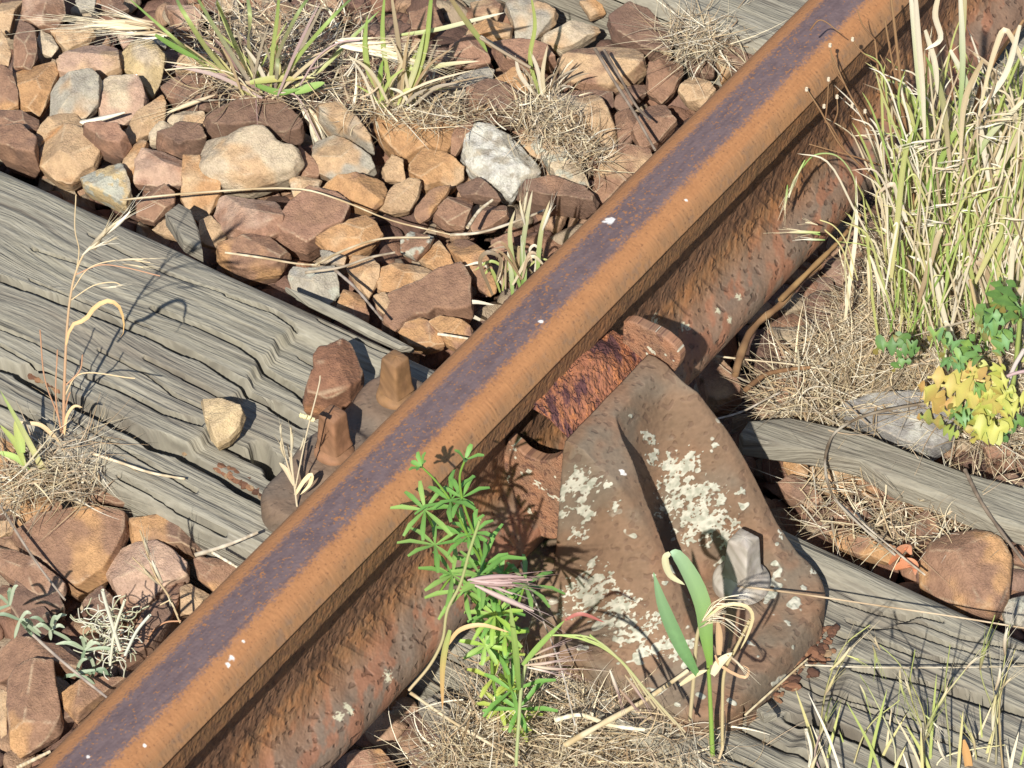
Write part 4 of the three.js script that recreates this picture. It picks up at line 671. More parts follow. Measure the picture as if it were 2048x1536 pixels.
{ // top tuft with bowed seed heads
  const R = rng(201), f = standing(520, 195, -.01), bl = new MB(), st = new MB(), sp = new MB();
  const gl = ['520,195 470,120 420,40 380,-30', '525,190 480,110 440,20 420,-40', '515,195 420,140 340,70 250,-10', '530,190 560,100 600,20 640,-30', '545,190 600,110 660,40 720,-20', '540,190 545,110 555,30 560,-40', '520,195 500,110 500,30 490,-30', '560,190 640,140 700,80 760,20', '500,190 430,120 370,30 345,-20', '550,185 555,130 553,80'];
  gl.forEach((s, k) => leaf(bl, f, s, 0.0026 + .0012 * R(), fade(k % 3 ? pick(R, G.yg) : pick(R, G.purple), pick(R, G.green)), t => .03 * t * (R() < .5 ? 1 : -1) + .01));
  leaf(bl, f, '500,165 550,158 600,158', .005, fade(lin('#a4ac5c'), lin('#b8a866')), .02); leaf(bl, f, '510,170 560,185 600,178', .0045, G.green[2], .02); leaf(bl, f, '590,185 620,175 650,165', .006, G.green[1], .02); leaf(bl, f, '310,70 360,100 400,120', .004, G.green[2], .03);
  for (let k = 0; k < 34; k++) { const a = -2.9 + 2.6 * R(), l = 70 + 150 * R(), x = 480 + 90 * R(), y = 175 + 25 * R(); leaf(bl, f, `${x},${y} ${x + Math.cos(a) * l * .5},${y + Math.sin(a) * l * .5 - 8} ${x + Math.cos(a) * l},${y + Math.sin(a) * l + 12 * R()}`, .0015 + .0015 * R(), R() < .55 ? pick(R, G.straw) : R() < .5 ? pick(R, G.purple) : pick(R, G.yg), .04 * (R() - .4)); }
  line(st, f, '520,190 440,140 370,90 300,55 250,45', .0007, pick(R, G.straw), .02); line(st, f, '560,185 590,190 620,240 640,280', .0007, G.purple[1], .02); line(st, f, '600,170 640,110 680,85 720,80', .0007, G.purple[0], .02); line(st, f, '505,190 470,150 400,135 330,140', .0006, G.straw[0], .02);
  line(st, f, '512,200 515,250 513,270', .0006, G.purple[2], .03);
  spikes(sp, f, [[300, 55, 60, 52], [305, 50, 110, 40], [300, 60, 90, 30], [310, 45, 180, 18], [320, 62, 150, 70], [330, 70, 190, 60], [310, 55, 130, 58], [300, 48, 200, 10], [340, 70, 240, 82], [290, 58, 120, 48]], R, G.straw, G.pale, .55, 7, 1.1);
  spikes(sp, f, [[600, 200, 660, 330], [605, 205, 690, 320], [600, 210, 640, 300], [615, 225, 700, 300], [605, 200, 655, 290], [620, 235, 670, 350], [610, 215, 720, 330], [600, 205, 680, 345], [612, 220, 650, 320]], R, G.pale, G.pale, .8, 7, 1);
  spikes(sp, f, [[670, 85, 850, 110], [675, 80, 820, 85], [680, 90, 870, 125], [690, 92, 840, 130], [670, 90, 800, 110], [680, 78, 780, 75], [700, 95, 900, 140], [690, 88, 830, 98], [675, 84, 850, 120]], R, G.pale, G.pale, .7, 7, 1);
  spikes(sp, f, [[340, 138, 440, 130], [250, 225, 20, 275], [430, 190, 240, 260]], R, G.straw, G.pale, .5, 4, 1);
  plant('grass_tuft', 'grass tuft at the top with bowed cream and purple seed heads', 'grass tuft', at(520, 195, -.02), [['blades', bl, leafMat], ['stems', st], ['seed_heads', sp]]);
}
{ // second tuft
  const R = rng(202), f = standing(790, 215, -.01), bl = new MB(), st = new MB();
  ['795,215 800,120 790,40 780,-30', '790,215 770,120 765,60 770,-20', '815,210 850,100 860,20 865,-40', '890,-20 930,40 960,80 975,105', '800,70 870,60 950,40 1010,25', '780,210 740,150 730,90 735,30', '800,215 830,140 850,60', '770,215 760,160 765,120', '800,140 860,135 900,128 960,122'].forEach((s, k) => leaf(bl, f, s, 0.003 + .0014 * R(), fade(pick(R, k % 3 ? G.yg : G.straw), pick(R, k % 4 ? G.green : G.straw)), .02 * (R() - .3)));
  for (let k = 0; k < 30; k++) { const a = -2.6 + 2.2 * R(), l = 50 + 130 * R(), x = 750 + 90 * R(), y = 195 + 25 * R(); leaf(bl, f, `${x},${y} ${x + Math.cos(a) * l * .5},${y + Math.sin(a) * l * .5} ${x + Math.cos(a) * l * 1.1},${y + Math.sin(a) * l * .9 + 20 * R()}`, .0014 + .0018 * R(), pick(R, R() < .75 ? G.straw : G.yg), .04 * (R() - .4)); }
  line(st, f, '960,75 1000,100 1060,135', .0012, lin('#a9977e'), .01); 
  plant('grass_tuft', 'second green grass tuft right of the bowed seed heads', 'grass tuft', at(790, 215, -.02), [['blades', bl, leafMat], ['stalk', st]]);
}
{ // straw tuft at the far stones
  const R = rng(203), f = standing(1080, 190, -.01), bl = new MB();
  ['1080,190 1060,120 1070,50 1060,-20', '1085,195 1075,140 1060,100', '1070,190 1040,150 1030,110', '1090,195 1085,150 1095,90'].forEach((s, k) => leaf(bl, f, s, .003, pick(R, k ? G.straw : G.yg), .01)); for (let k = 0; k < 16; k++) { const a = -2.4 + 1.8 * R(), l = 40 + 60 * R(), x = 1050 + 60 * R(), y = 190; leaf(bl, f, `${x},${y} ${x + Math.cos(a) * l * .6},${y + Math.sin(a) * l * .6} ${x + Math.cos(a) * l},${y + Math.sin(a) * l + 14}`, .0015, pick(R, G.straw), .02 * (R() - .5)); }
  plant('grass_tuft', 'small dry grass tuft among the stones left of the oval tan stone', 'grass tuft', at(1080, 190, -.02), [['blades', bl, leafMat]]);
}
{ // grass against the rail in the middle
  const R = rng(204), f = standing(1045, 575, -.02), bl = new MB(), sp = new MB();
  ['1045,570 1045,500 1055,430 1065,380', '1050,570 1048,520 1042,470', '1075,555 1078,500 1085,450 1100,400', '1040,575 1025,520 1020,460 1030,420', '1025,590 1022,540 1015,500'].forEach((s, k) => leaf(bl, f, s, .0032, fade(pick(R, G.green), pick(R, G.pale)), .01));
  for (let k = 0; k < 22; k++) { const a = -2.6 + 2 * R(), l = 40 + 90 * R(), x = 1000 + 70 * R(), y = 585 - (x - 1000) * .6; leaf(bl, f, `${x},${y} ${x + Math.cos(a) * l * .6},${y + Math.sin(a) * l * .7} ${x + Math.cos(a) * l},${y + Math.sin(a) * l * .7 + 25 * R()}`, .0013 + .0012 * R(), pick(R, R() < .8 ? G.straw : G.yg), .02 * (R() - .3)); }
  leaf(bl, f, '985,590 960,520 975,505 1000,515 990,570', .003, pick(R, G.straw), .02); leaf(bl, f, '960,640 925,620 940,605 990,610', .0035, pick(R, G.straw), .015);
  spikes(sp, f, [[1045, 440, 1060, 360], [1050, 450, 1035, 380], [1085, 460, 1110, 390], [1130, 500, 1180, 450]], R, G.pale, G.pale, .7, 5, .8);
  plant('grass_tuft', 'small green and straw grass tuft growing against the rail above its middle', 'grass tuft', at(1045, 575, -.03), [['blades', bl, leafMat], ['seed_heads', sp]]);
}
{ // lone stalk on the left sleeper
  const R = rng(205), f = standing(128, 880, -.005), st = new MB(), lf = new MB(), sp = new MB(), c = lin('#c69a78'), d = lin('#dcc59a');
  line(st, f, '128,885 128,800 130,740 134,660 140,600 150,550 170,505 200,475', t => mix(.0012, .0005, t), fade(c, d)); line(st, f, '152,545 158,500 150,460 152,390', .0004, d); line(st, f, '145,580 180,535 240,520 300,525', .0004, d); line(st, f, '142,600 190,570 230,565 245,572', .0004, d); line(st, f, '150,550 200,530 250,535 320,552', .0004, c);
  line(st, f, '122,880 118,840 90,760 80,660', .0005, c); line(st, f, '125,870 112,800 115,700', .0005, c); line(st, f, '132,770 160,740 165,710', .0005, c); line(st, f, '130,790 160,748 270,757', .0005, d); line(st, f, '128,830 135,800 140,785', .0005, c);
  leaf(lf, f, '132,690 145,650 170,640 190,615 215,602 235,610 247,640 245,670 230,685', t => .003 * Math.sin(Math.PI * Math.min(1, t * .95 + .15)), fade(lin('#d7b583'), lin('#d9b276')), .01); leaf(lf, f, '128,870 135,830 150,812 165,815', .002, lin('#d8bc8c'), .012); leaf(lf, f, '40,845 80,850 105,870 120,885', .0028, lin('#d4bb90'), .015); leaf(lf, f, '118,1030 90,950 50,870 0,780', .004, fade(lin('#d9c396'), lin('#9db36a')), .03); leaf(lf, f, '50,930 30,885 0,850', .004, G.yg[2], .03); leaf(lf, f, '45,905 38,870 30,840', .006, fade(G.green[3], G.yg[0]), .03); leaf(lf, f, '0,905 30,915 60,940', .004, G.green[3], .03);
  spikes(sp, f, [[165, 510, 240, 440], [180, 495, 290, 395], [200, 475, 310, 380], [205, 490, 240, 470], [230, 522, 330, 518], [245, 528, 320, 540], [190, 500, 230, 420], [175, 500, 235, 470], [200, 575, 260, 572]], R, G.straw, G.pale, .55, 5, .9);
  plant('grass_stalk', 'tall dry grass stalk with drooping seeds standing on the near sleeper', 'grass stalk', at(128, 885, -.005), [['stem', st], ['leaves', lf], ['seed_heads', sp]]);
}
{ // pale weed in front of the left screw
  const R = rng(206), f = standing(592, 1010, .02), st = new MB(), sp = new MB(); const c = lin('#dbcbaa');
  line(st, f, '594,1012 590,980 585,940 582,900', .0007, c); line(st, f, '590,980 600,930 615,860 640,760 640,752', .0005, c); line(st, f, '588,970 570,910 562,870', .0006, c); line(st, f, '587,960 580,920 575,890', .0005, c); leaf(sp, f, '590,990 610,960 622,950 620,968 600,990', .003, lin('#e0cfa2')); leaf(sp, f, '588,970 572,940 558,925', .003, c);
  spikes(sp, f, [[583, 905, 580, 820], [570, 915, 556, 860], [563, 875, 560, 830], [600, 900, 612, 860]], R, G.pale, G.pale, .6, 4, .7);
  for (const [x, y] of [[606, 832], [614, 834], [622, 838], [600, 830]]) sp.tube([f(x, y), f(x + 6, y + 2)], .0016, lin('#e6dba8'), 6);
  plant('grass_stalk', 'thin pale weed in front of the two left chair screws', 'weed', at(592, 1012, .02), [['stem', st], ['seed_heads', sp]]);
}
{ // green whorled plant in front of the rail
  const R = rng(207), f = standing(1040, 1490, -.02), st = new MB(), lf = new MB(); const c = lin('#86ad45');
  const stems = [['1040,1490 1025,1400 1010,1300 990,1200 960,1120 930,1060 900,1000 870,960 845,935', .028], ['1035,1480 1020,1390 1000,1290 985,1190 960,1100 925,1000 920,950 930,920', .028], ['1030,1470 990,1380 985,1290 1000,1200 1005,1150', .028], ['1045,1490 1040,1430 1020,1370 1010,1320', .028]];
  for (const [s, o] of stems) {
    const cv = new THREE.CatmullRomCurve3(px(f, s, t => o * Math.min(1, t * 1.6)), false, 'centripetal'), L = cv.getLength(); st.tube(cv.getPoints(40), t => mix(.0014, .0006, t), c, 5);
    const n = Math.round(L / .031);
    for (let k = 1; k <= n; k++) {
      const t = k / n, p = cv.getPointAt(t), d = cv.getTangentAt(t), s1 = d.clone().cross(V(.3, .9, .4)).normalize(), s2 = d.clone().cross(s1), low = t < .42, m = 4 + Math.floor(R() * 4), ln = (low ? .014 : .022) * (t > .9 ? .75 : 1) * (.6 + .55 * R());
      for (let q = 0; q < m; q++) { const a = q / m * 6.28 + R() * .5 + k, o2 = s1.clone().multiplyScalar(Math.cos(a)).addScaledVector(s2, Math.sin(a)), out = o2.clone().addScaledVector(d, t > .9 ? .9 : .25).normalize(), l = ln * (.75 + .4 * R()); const cc = mix3(low ? lin('#b0c058') : lin('#6f9f48'), lin(low ? '#b5c45c' : '#7fae55'), R()); lf.blade([p, p.clone().addScaledVector(out, l * .3), p.clone().addScaledVector(out, l * .65).addScaledVector(d, l * .04), p.clone().addScaledVector(out, l).addScaledVector(d, -l * .12)], w => .0036 * Math.pow(Math.sin(Math.PI * clamp(.06 + w * .84)), .7) * (.4 + .6 * w + .1), cc, d, .25); }
    }
  }
  // leafy side shoots round the middle
  for (const [x, y, o] of [[870, 1090, .03], [850, 1020, .028], [905, 1150, .035], [930, 1180, .034], [960, 1150, .036], [990, 1230, .03], [1050, 1170, .028], [970, 1290, .03], [1010, 1270, .03]]) {
    const p = f(x, y, o), d = V(R() - .5, .6 + .4 * R(), R() - .5).addScaledVector(FWD, -.5).normalize(), s1 = d.clone().cross(V(.9, .1, .4)).normalize(), s2 = d.clone().cross(s1); st.tube([p.clone().addScaledVector(d, -.018), p], .0008, c, 4);
    for (let q = 0; q < 8; q++) { const a = q / 8 * 6.28 + R() * .4, out = s1.clone().multiplyScalar(Math.cos(a)).addScaledVector(s2, Math.sin(a)).addScaledVector(d, .2).normalize(), l = (y > 1260 ? .015 : .022) * (.75 + .4 * R()), cc = mix3(y > 1200 ? lin('#9fc04e') : lin('#6a9a45'), lin('#9bbb62'), R()); lf.blade([p, p.clone().addScaledVector(out, l * .3), p.clone().addScaledVector(out, l * .65), p.clone().addScaledVector(out, l).addScaledVector(d, -l * .15)], w => .0037 * Math.pow(Math.sin(Math.PI * clamp(.06 + w * .84)), .7) * (.5 + .55 * w), cc, d, .25); }
  }
  plant('bedstraw_plant', 'bright green whorl-leaved plant climbing in front of the rail', 'plant', at(1040, 1490, -.02), [['stems', st, leafMat], ['leaves', lf, leafMat]]);
}
{ // grass with a purple seed head crossing the green plant
  const R = rng(208), f = standing(815, 1420, -.01), g = standing(1030, 1520, -.01), st = new MB(), lf = new MB(), sp = new MB();
  line(st, f, '818,1380 860,1330 885,1280 895,1220 920,1170 940,1100 960,1040', .0009, fade(lin('#c9b48c'), lin('#9fb06a')), .1, 5); leaf(lf, f, '925,1180 960,1160 990,1157', .005, G.green[2], .11); leaf(lf, f, '900,1260 890,1300 885,1340 885,1420', .0034, fade(G.green[3], lin('#dcae77')), .11); leaf(lf, f, '895,1290 920,1260 960,1250 1020,1265', .0026, lin('#e0bd85'), .11);
  spikes(sp, f, [[935, 1160, 1110, 1152, .12], [940, 1165, 1080, 1175, .12], [950, 1170, 1130, 1250, .12], [940, 1160, 1070, 1168, .12], [960, 1168, 1060, 1200, .12], [965, 1160, 1120, 1160, .12]], R, G.purple, G.purple, .65, 4, .8);
  line(st, g, '1032,1530 1038,1440 1045,1360 1060,1310 1110,1260', .0011, lin('#b3bf84'), .04); leaf(lf, g, '1038,1380 1030,1290 1020,1210', .0036, fade(G.green[2], G.green[3]), .05); leaf(lf, g, '1045,1330 1080,1290 1130,1240', .0032, G.green[1], .05); leaf(lf, g, '1130,1240 1160,1228 1210,1245', .0022, lin('#b0685a'), .05);
  spikes(sp, g, [[1050, 1330, 1190, 1310, .05], [1060, 1320, 1180, 1290, .05], [1055, 1335, 1160, 1360, .05], [1070, 1310, 1150, 1275, .05], [1060, 1330, 1210, 1345, .05]], R, G.straw, G.purple, .5, 5, 1);
  for (let k = 0; k < 5; k++) line(st, g, `${1100 + k * 20},1270 ${1180 + k * 16},${1275 + k * 12} ${1240 + k * 14},${1320 + k * 16} ${1290 + k * 20},${1400 + k * 16}`, .0006, fade(G.green[3], G.straw[1]), .05);
  spikes(sp, g, [[1230, 1370, 1290, 1440, .05], [1250, 1350, 1300, 1420, .05], [1220, 1340, 1250, 1420, .05]], R, G.straw, G.purple, .7, 5, .8);
  plant('grass_stalk', 'grass stalk with purple seed heads drooping over the green plant', 'grass stalk', at(900, 1450, -.01), [['stems', st], ['leaves', lf, leafMat], ['seed_heads', sp]]);
}
{ // broad leaved grass in front of the chair
  const R = rng(209), f = standing(1425, 1500, .0), st = new MB(), lf = new MB(), sp = new MB();
  line(st, f, '1425,1510 1422,1430 1418,1350 1415,1300', t => .0016 - .0005 * t, lin('#9cbd58'), .01); line(st, f, '1380,1440 1388,1350 1395,1270 1405,1240', .0012, lin('#d8c79a'), .012); line(st, f, '1445,1500 1445,1420 1450,1340 1470,1300 1500,1240', .001, lin('#dcca98'), .012);
  leaf(lf, f, '1420,1330 1412,1270 1405,1210 1380,1150 1350,1108 1340,1106', t => .0098 * Math.sin(Math.PI * clamp(.1 + .85 * t)), fade(lin('#86b04a'), lin('#a9c7a0')), .015, .3); leaf(lf, f, '1340,1106 1331,1115 1340,1150 1370,1170', .004, lin('#e0dcae'), .017); leaf(lf, f, '1395,1350 1360,1290 1325,1210 1307,1145', t => .008 * Math.sin(Math.PI * clamp(.12 + .86 * t)), fade(lin('#6c9a58'), lin('#94b888')), .02, .3);
  leaf(lf, f, '1410,1240 1450,1210 1490,1212 1505,1230 1495,1270 1480,1300', .0022, lin('#e2d2a0'), .02); leaf(lf, f, '1438,1310 1438,1270 1435,1240', .004, lin('#d9b88c'), .015); leaf(lf, f, '1425,1350 1440,1325 1465,1305', .005, lin('#ebe6bf'), .02); leaf(lf, f, '1430,1310 1440,1330 1490,1355 1497,1340 1485,1330', .0018, lin('#dcb58a'), .02); leaf(lf, f, '1360,1370 1390,1350 1415,1340', .003, lin('#e0d0a4'), .02);
  for (let k = 0; k < 12; k++) { const a = -1.2 + 2 * R(); line(sp, f, `1405,1240 ${1430 + 20 * R()},${1225 + 30 * a} ${1470 + 30 * R()},${1240 + 55 * a}`, .0003, pick(R, G.pale), .02, 3); } spikes(sp, f, [[1402, 1245, 1440, 1220, .02], [1400, 1255, 1430, 1235, .02], [1455, 1310, 1500, 1350, .02]], R, G.straw, G.pale, .7, 5, 1);
  plant('grass_plant', 'green broad bladed grass with a curled tip in front of the chair', 'grass plant', at(1425, 1505, 0), [['stems', st, leafMat], ['leaves', lf, leafMat], ['seed_head', sp]]);
}
{ // thin oat grass over the right sleeper
  const R = rng(210), f = standing(1800, 1600, -.03), st = new MB(), sp = new MB();
  const S = ['1640,1590 1640,1470 1655,1370 1690,1290 1740,1250', '1830,1590 1840,1500 1850,1440 1800,1330 1760,1290', '1840,1590 1848,1480 1870,1420 1930,1340 1960,1300', '1850,1590 1845,1470 1820,1380 1830,1300', '1960,1590 1985,1480 2000,1380 2020,1250', '1990,1590 1990,1440 1960,1330 1990,1230', '1950,1590 1950,1500 1920,1430', '1700,1590 1710,1520 1740,1450 1800,1400', '2010,1590 2000,1400 2030,1300', '1870,1590 1880,1520 1940,1500 2010,1490', '1780,1590 1790,1500 1750,1400 1720,1350', '1900,1590 1900,1500 1890,1380 1900,1290', '1880,1590 1860,1500 1830,1420'];
  S.forEach((s, k) => line(st, f, s, t => mix(.0008, .0003, t), fade(pick(R, G.straw), pick(R, G.yg)), .02 * (R() - .5), 4));
  spikes(sp, f, [[1640, 1470, 1665, 1380], [1650, 1390, 1690, 1310], [1660, 1340, 1740, 1250], [1690, 1310, 1745, 1330], [1745, 1290, 1760, 1360], [1720, 1370, 1745, 1430], [1800, 1340, 1815, 1440], [1845, 1470, 1820, 1390], [1850, 1460, 1900, 1360], [1870, 1420, 1920, 1330], [1930, 1340, 1980, 1290], [1985, 1460, 2000, 1320], [1990, 1380, 2010, 1290], [2010, 1310, 2022, 1200], [2000, 1380, 2048, 1330], [1960, 1340, 1990, 1240], [1850, 1480, 1880, 1400], [1845, 1500, 1840, 1410], [1950, 1500, 1930, 1430], [1760, 1300, 1740, 1250], [1820, 1390, 1800, 1330], [1850, 1430, 1900, 1480], [1620, 1560, 1650, 1460], [1890, 1520, 1860, 1440]], R, [...G.yg, ...G.straw], [...G.pale, ...G.yg], .5, 4, 1.3);
  for (let k = 0; k < 26; k++) { const x = 1630 + 420 * R(), l = 80 + 160 * R(), a = -1.57 + (R() - .5) * .9; leaf(st, f, `${x},1580 ${x + Math.cos(a) * l * .5},${1580 + Math.sin(a) * l * .5} ${x + Math.cos(a) * l * 1.2},${1580 + Math.sin(a) * l}`, .0012 + .001 * R(), pick(R, R() < .5 ? G.pale : G.yg), .05 * (R() - .5)); }
  leaf(st, f, '1925,1480 1935,1520 1945,1600', .005, lin('#c79a62')); line(st, f, '1615,1560 1622,1500 1612,1460', .0012, G.pale[0]); line(st, f, '1650,1560 1630,1510 1640,1470', .0006, G.purple[0]);
  plant('oat_grass', 'thin pale oat grass rising over the right end of the near sleeper', 'grass tuft', at(1800, 1600, -.03), [['stems', st], ['seed_heads', sp]]);
}
{ // tall pale and green grass at upper right
  const R = rng(211), f = standing(1930, 700, -.02), bl = new MB(), sp = new MB();
  for (let k = 0; k < 900; k++) { const x = 1760 + 330 * Math.pow(R(), .7), yb = 330 + 400 * R(), l = 90 + 260 * R(), a = -1.57 + (R() - .5) * 1.1, w = R() < .08 ? .0036 : .0010 + .0006 * R(); const g = R(); leaf(bl, f, `${x},${yb} ${x + Math.cos(a) * l * .35},${yb + Math.sin(a) * l * .4} ${x + Math.cos(a) * l * .7},${yb + Math.sin(a) * l * .75} ${x + Math.cos(a) * l + 60 * (R() - .5)},${yb + Math.sin(a) * l * .93 + 40 * R()}`, w, fade(pick(R, g < .16 ? G.green : g < .4 ? G.yg : R() < .5 ? G.pale : G.straw), pick(R, g < .4 ? G.yg : R() < .6 ? G.pale : G.straw)), .14 * (R() - .5)); }
  ['1830,-20 1835,60 1845,180 1850,300', '1820,-20 1830,80 1840,190 1850,270', '1880,-20 1870,30 1880,80 1850,100', '1930,-20 1925,60 1920,110', '2048,130 2010,60 1990,100 1950,260', '1900,100 1930,160 1940,200', '1965,120 1930,200 1920,330', '2048,200 1980,270 1940,340', '1850,60 1870,130 1875,190', '1900,330 1880,180 1850,110', '2040,50 2010,150 1960,220', '1920,-20 1925,120 1918,250'].forEach((s, k) => leaf(bl, f, s, .0036, fade(pick(R, k % 3 ? G.pale : G.straw), pick(R, k % 2 ? G.green : G.pale)), .05 + .03 * R()));
  for (let k = 0; k < 34; k++) { const x = 1860 + 190 * R(), y = 230 + 260 * R(), d = R() < .6 ? -1 : 1, o = .08 * R(); spikes(sp, f, [[x, y, x + d * (50 + 50 * R()), y - 10 + 35 * R(), o]], R, G.straw, G.pale, .6, 4, 1); }
  spikes(sp, f, [[1740, 510, 1770, 640, .02], [1745, 520, 1800, 650, .02], [1735, 520, 1740, 640, .02], [1750, 540, 1790, 620, .02]], R, G.pale, G.pale, .6, 4, 1); leaf(bl, f, '1760,700 1745,600 1735,480 1725,380', .002, G.yg[0], .02); leaf(bl, f, '1890,730 1890,640 1895,520 1890,420', .0024, G.green[3], .04); leaf(bl, f, '1880,660 1880,600 1885,540', .004, G.pale[0], .04);
  plant('tall_grass', 'tall pale green grass clump at the upper right corner', 'grass tuft', at(1930, 700, -.02), [['blades', bl, leafMat], ['seed_heads', sp]]);
}
{ // brown branched dead weed
  const R = rng(212), f = standing(1870, 640, -.02), st = new MB(), c = lin('#7d5a3c'), d = lin('#9b7a55');
  const S = [['1870,650 1865,560 1840,480 1828,400 1825,330 1810,240 1800,150 1790,60 1780,-20', .0016], ['1828,400 1820,330 1790,240 1760,160 1750,80', .0011], ['1822,330 1800,200 1780,100 1770,40', .001], ['1830,420 1780,330 1740,260 1690,170 1660,100', .0009], ['1840,480 1790,400 1720,330 1680,290 1640,220 1613,178', .0009], ['1690,300 1660,250 1650,240', .0006], ['1650,245 1655,200 1657,160', .0006], ['1668,245 1675,225 1674,195', .0006], ['1740,265 1735,240 1730,225', .0006], ['1690,170 1670,140 1660,90', .0007], ['1760,130 1720,100 1705,80', .0007], ['1790,200 1780,150 1760,110', .0006], ['1775,110 1780,90 1775,75', .0005], ['1782,110 1790,95 1792,80', .0005], ['1770,160 1790,130 1800,100', .0006], ['1750,80 1725,50 1715,20', .0006], ['1620,60 1640,40 1680,65', .0006], ['1800,150 1790,170 1795,180', .0005], ['1870,280 1850,220 1840,190', .0008], ['1830,430 1870,330 1900,250', .0008], ['1760,330 1700,310 1660,300 1618,288', .0005], ['1740,260 1700,230', .0005], ['1905,200 1900,110 1890,60', .0008], ['1930,330 1960,180 1990,120 2048,40', .0018]];
  for (const [s, r] of S) line(st, f, s, t => r * (1 - .45 * t), fade(c, d), .02, 5);
  for (const [x, y] of [[1613, 178], [1657, 158], [1674, 193], [1660, 90], [1705, 78], [1730, 222], [1648, 212], [1704, 211]]) st.tube([f(x, y - 2, .02), f(x, y + 3, .02)], .0012, lin('#d8cbb2'), 5);
  plant('dead_weed', 'brown branching dead weed leaning over the rail at upper right', 'weed', at(1870, 650, -.02), [['branches', st, twigMat]]);
}
{ // oat sprigs hanging over the rail foot
  const R = rng(213), f = standing(1690, 620, -.02), st = new MB(), sp = new MB();
  line(st, f, '1700,620 1690,520 1712,400 1705,350 1670,310 1630,310 1600,340', .0006, fade(lin('#cfc29a'), G.green[2]), .06); line(st, f, '1705,560 1680,490 1650,460', .0006, G.yg[1], .06); line(st, f, '1715,560 1690,480 1665,450 1640,440', .0005, G.yg[1], .06); leaf(st, f, '1690,640 1700,560 1712,460 1712,350', .0028, fade(G.straw[0], G.pale[0]), .06);
  spikes(sp, f, [[1610, 320, 1575, 390, .06], [1600, 340, 1560, 440, .06], [1575, 370, 1562, 460, .06], [1640, 465, 1520, 465, .06], [1650, 480, 1570, 478, .06], [1635, 450, 1590, 440, .06], [1640, 470, 1560, 455, .06], [1800, 272, 1720, 262, .06]], R, [...G.green, ...G.pale], G.pale, .55, 3, 1);
  plant('oat_sprig', 'green and cream oat sprigs hanging over the rail foot', 'grass stalk', at(1700, 630, -.02), [['stems', st], ['seed_heads', sp]]);
}
{ // leafy yellow green plant at the right edge
  const R = rng(214), f = standing(2010, 860, -.01), lf = new MB(), st = new MB();
  const lobed = (s, w, cA, cB, off) => { const cv = new THREE.CatmullRomCurve3(px(f, s, off)), n = 22, L = cv.getLength(); const ph = R() * 6; lf.blade(cv.getPoints(n), t => w * Math.sin(Math.PI * clamp(.08 + .88 * t)) * (.62 + .45 * Math.sin(t * 21 + ph)), t => mix3(mix3(cA, cB, clamp(.5 + 1.1 * fbm(t * 7 + ph, ph, 1, 2))), lin('#a07a3e'), ss(.78, 1, t + .25 * noise(t * 9, ph)) * .6), toCam.clone().add(V(R() - .5, R() * .6, R() - .5).multiplyScalar(.9)), .35); };
  const y1 = lin('#c6c264'), y2 = lin('#adb452'), g1 = lin('#6c9148'), g2 = lin('#587c40'), o1 = lin('#c0995a'), bg = lin('#7aa66a');
  const Lf = [['2040,850 1990,870 1940,860 1890,870', .03, y2, y1], ['2048,800 1990,790 1930,800 1880,830', .032, y1, y2], ['1990,800 1940,770 1900,740 1860,730', .034, y1, o1], ['1920,830 1890,790 1870,750 1850,735', .026, o1, y1], ['2048,860 2000,880 1940,880', .022, g1, g2], ['1960,840 1920,810 1895,780', .03, g1, g2], ['2000,760 1980,740 1940,720 1925,735', .02, y1, o1], ['2040,760 2010,770 1990,810', .026, y1, y2], ['2060,820 2030,810 1990,830', .03, y1, y2], ['1850,690 1820,690 1790,680 1765,700', .022, g1, g2], ['1860,700 1830,680 1800,690', .018, g2, g1], ['1940,700 1910,680 1895,700', .022, bg, g1], ['1930,730 1910,720 1895,690', .018, bg, g2], ['2030,640 2000,650 1970,640 1975,690', .032, g1, bg], ['2048,560 2030,600 2020,650', .03, g1, g2], ['2060,620 2020,590 2000,600', .022, g2, g1], ['1980,690 1960,730 1975,770', .024, g1, bg], ['2000,850 1960,820 1930,850', .026, y2, y1], ['1940,870 1910,860 1885,840', .022, y2, g1], ['1970,750 1960,780 1940,790', .024, g1, g2], ['2048,680 2010,690 1990,720', .024, bg, g1], ['1995,850 1975,860 1960,880', .02, g1, bg]];
  for (let rep = 0; rep < 3; rep++) for (const [s, w, a, b] of Lf) { const q = s.split(' ').map(t => t.split(',').map(Number)), ox = rep ? (R() - .5) * 70 : 0, oy = rep ? (R() - .5) * 60 : 0, [mx, my] = q[0], k = .5 + .25 * R(), th = rep ? (R() - .5) * 1.6 : (R() - .5) * .4; lobed(q.map(([x, y]) => `${mx - 22 + ox + ((x - mx) * Math.cos(th) - (y - my) * Math.sin(th)) * k},${my + oy + ((x - mx) * Math.sin(th) + (y - my) * Math.cos(th)) * k}`).join(' '), w * (.4 + .22 * R()), a, rep && R() < .4 ? lin('#8fae55') : b, .045 * R() + .005); }
  line(st, f, '2060,740 2020,750 1990,770 1940,800', .0012, lin('#b39a98'), .02); line(st, f, '2048,700 2030,730 2010,780', .0016, lin('#cfc4bc'), .015); line(st, f, '2000,870 2020,800 2030,740 2040,640', .0016, lin('#98a85c'), .01); line(st, f, '1890,760 1940,760 1990,765', .0012, lin('#d5b877'), .02); line(st, f, '2020,860 2000,720 1960,640 1940,560', .0012, lin('#c7ae80'), .015);
  plant('leafy_weed', 'yellow and green lobed-leaf weed at the right edge', 'plant', at(2010, 865, -.01), [['leaves', lf, leafMat], ['stems', st]]);
}
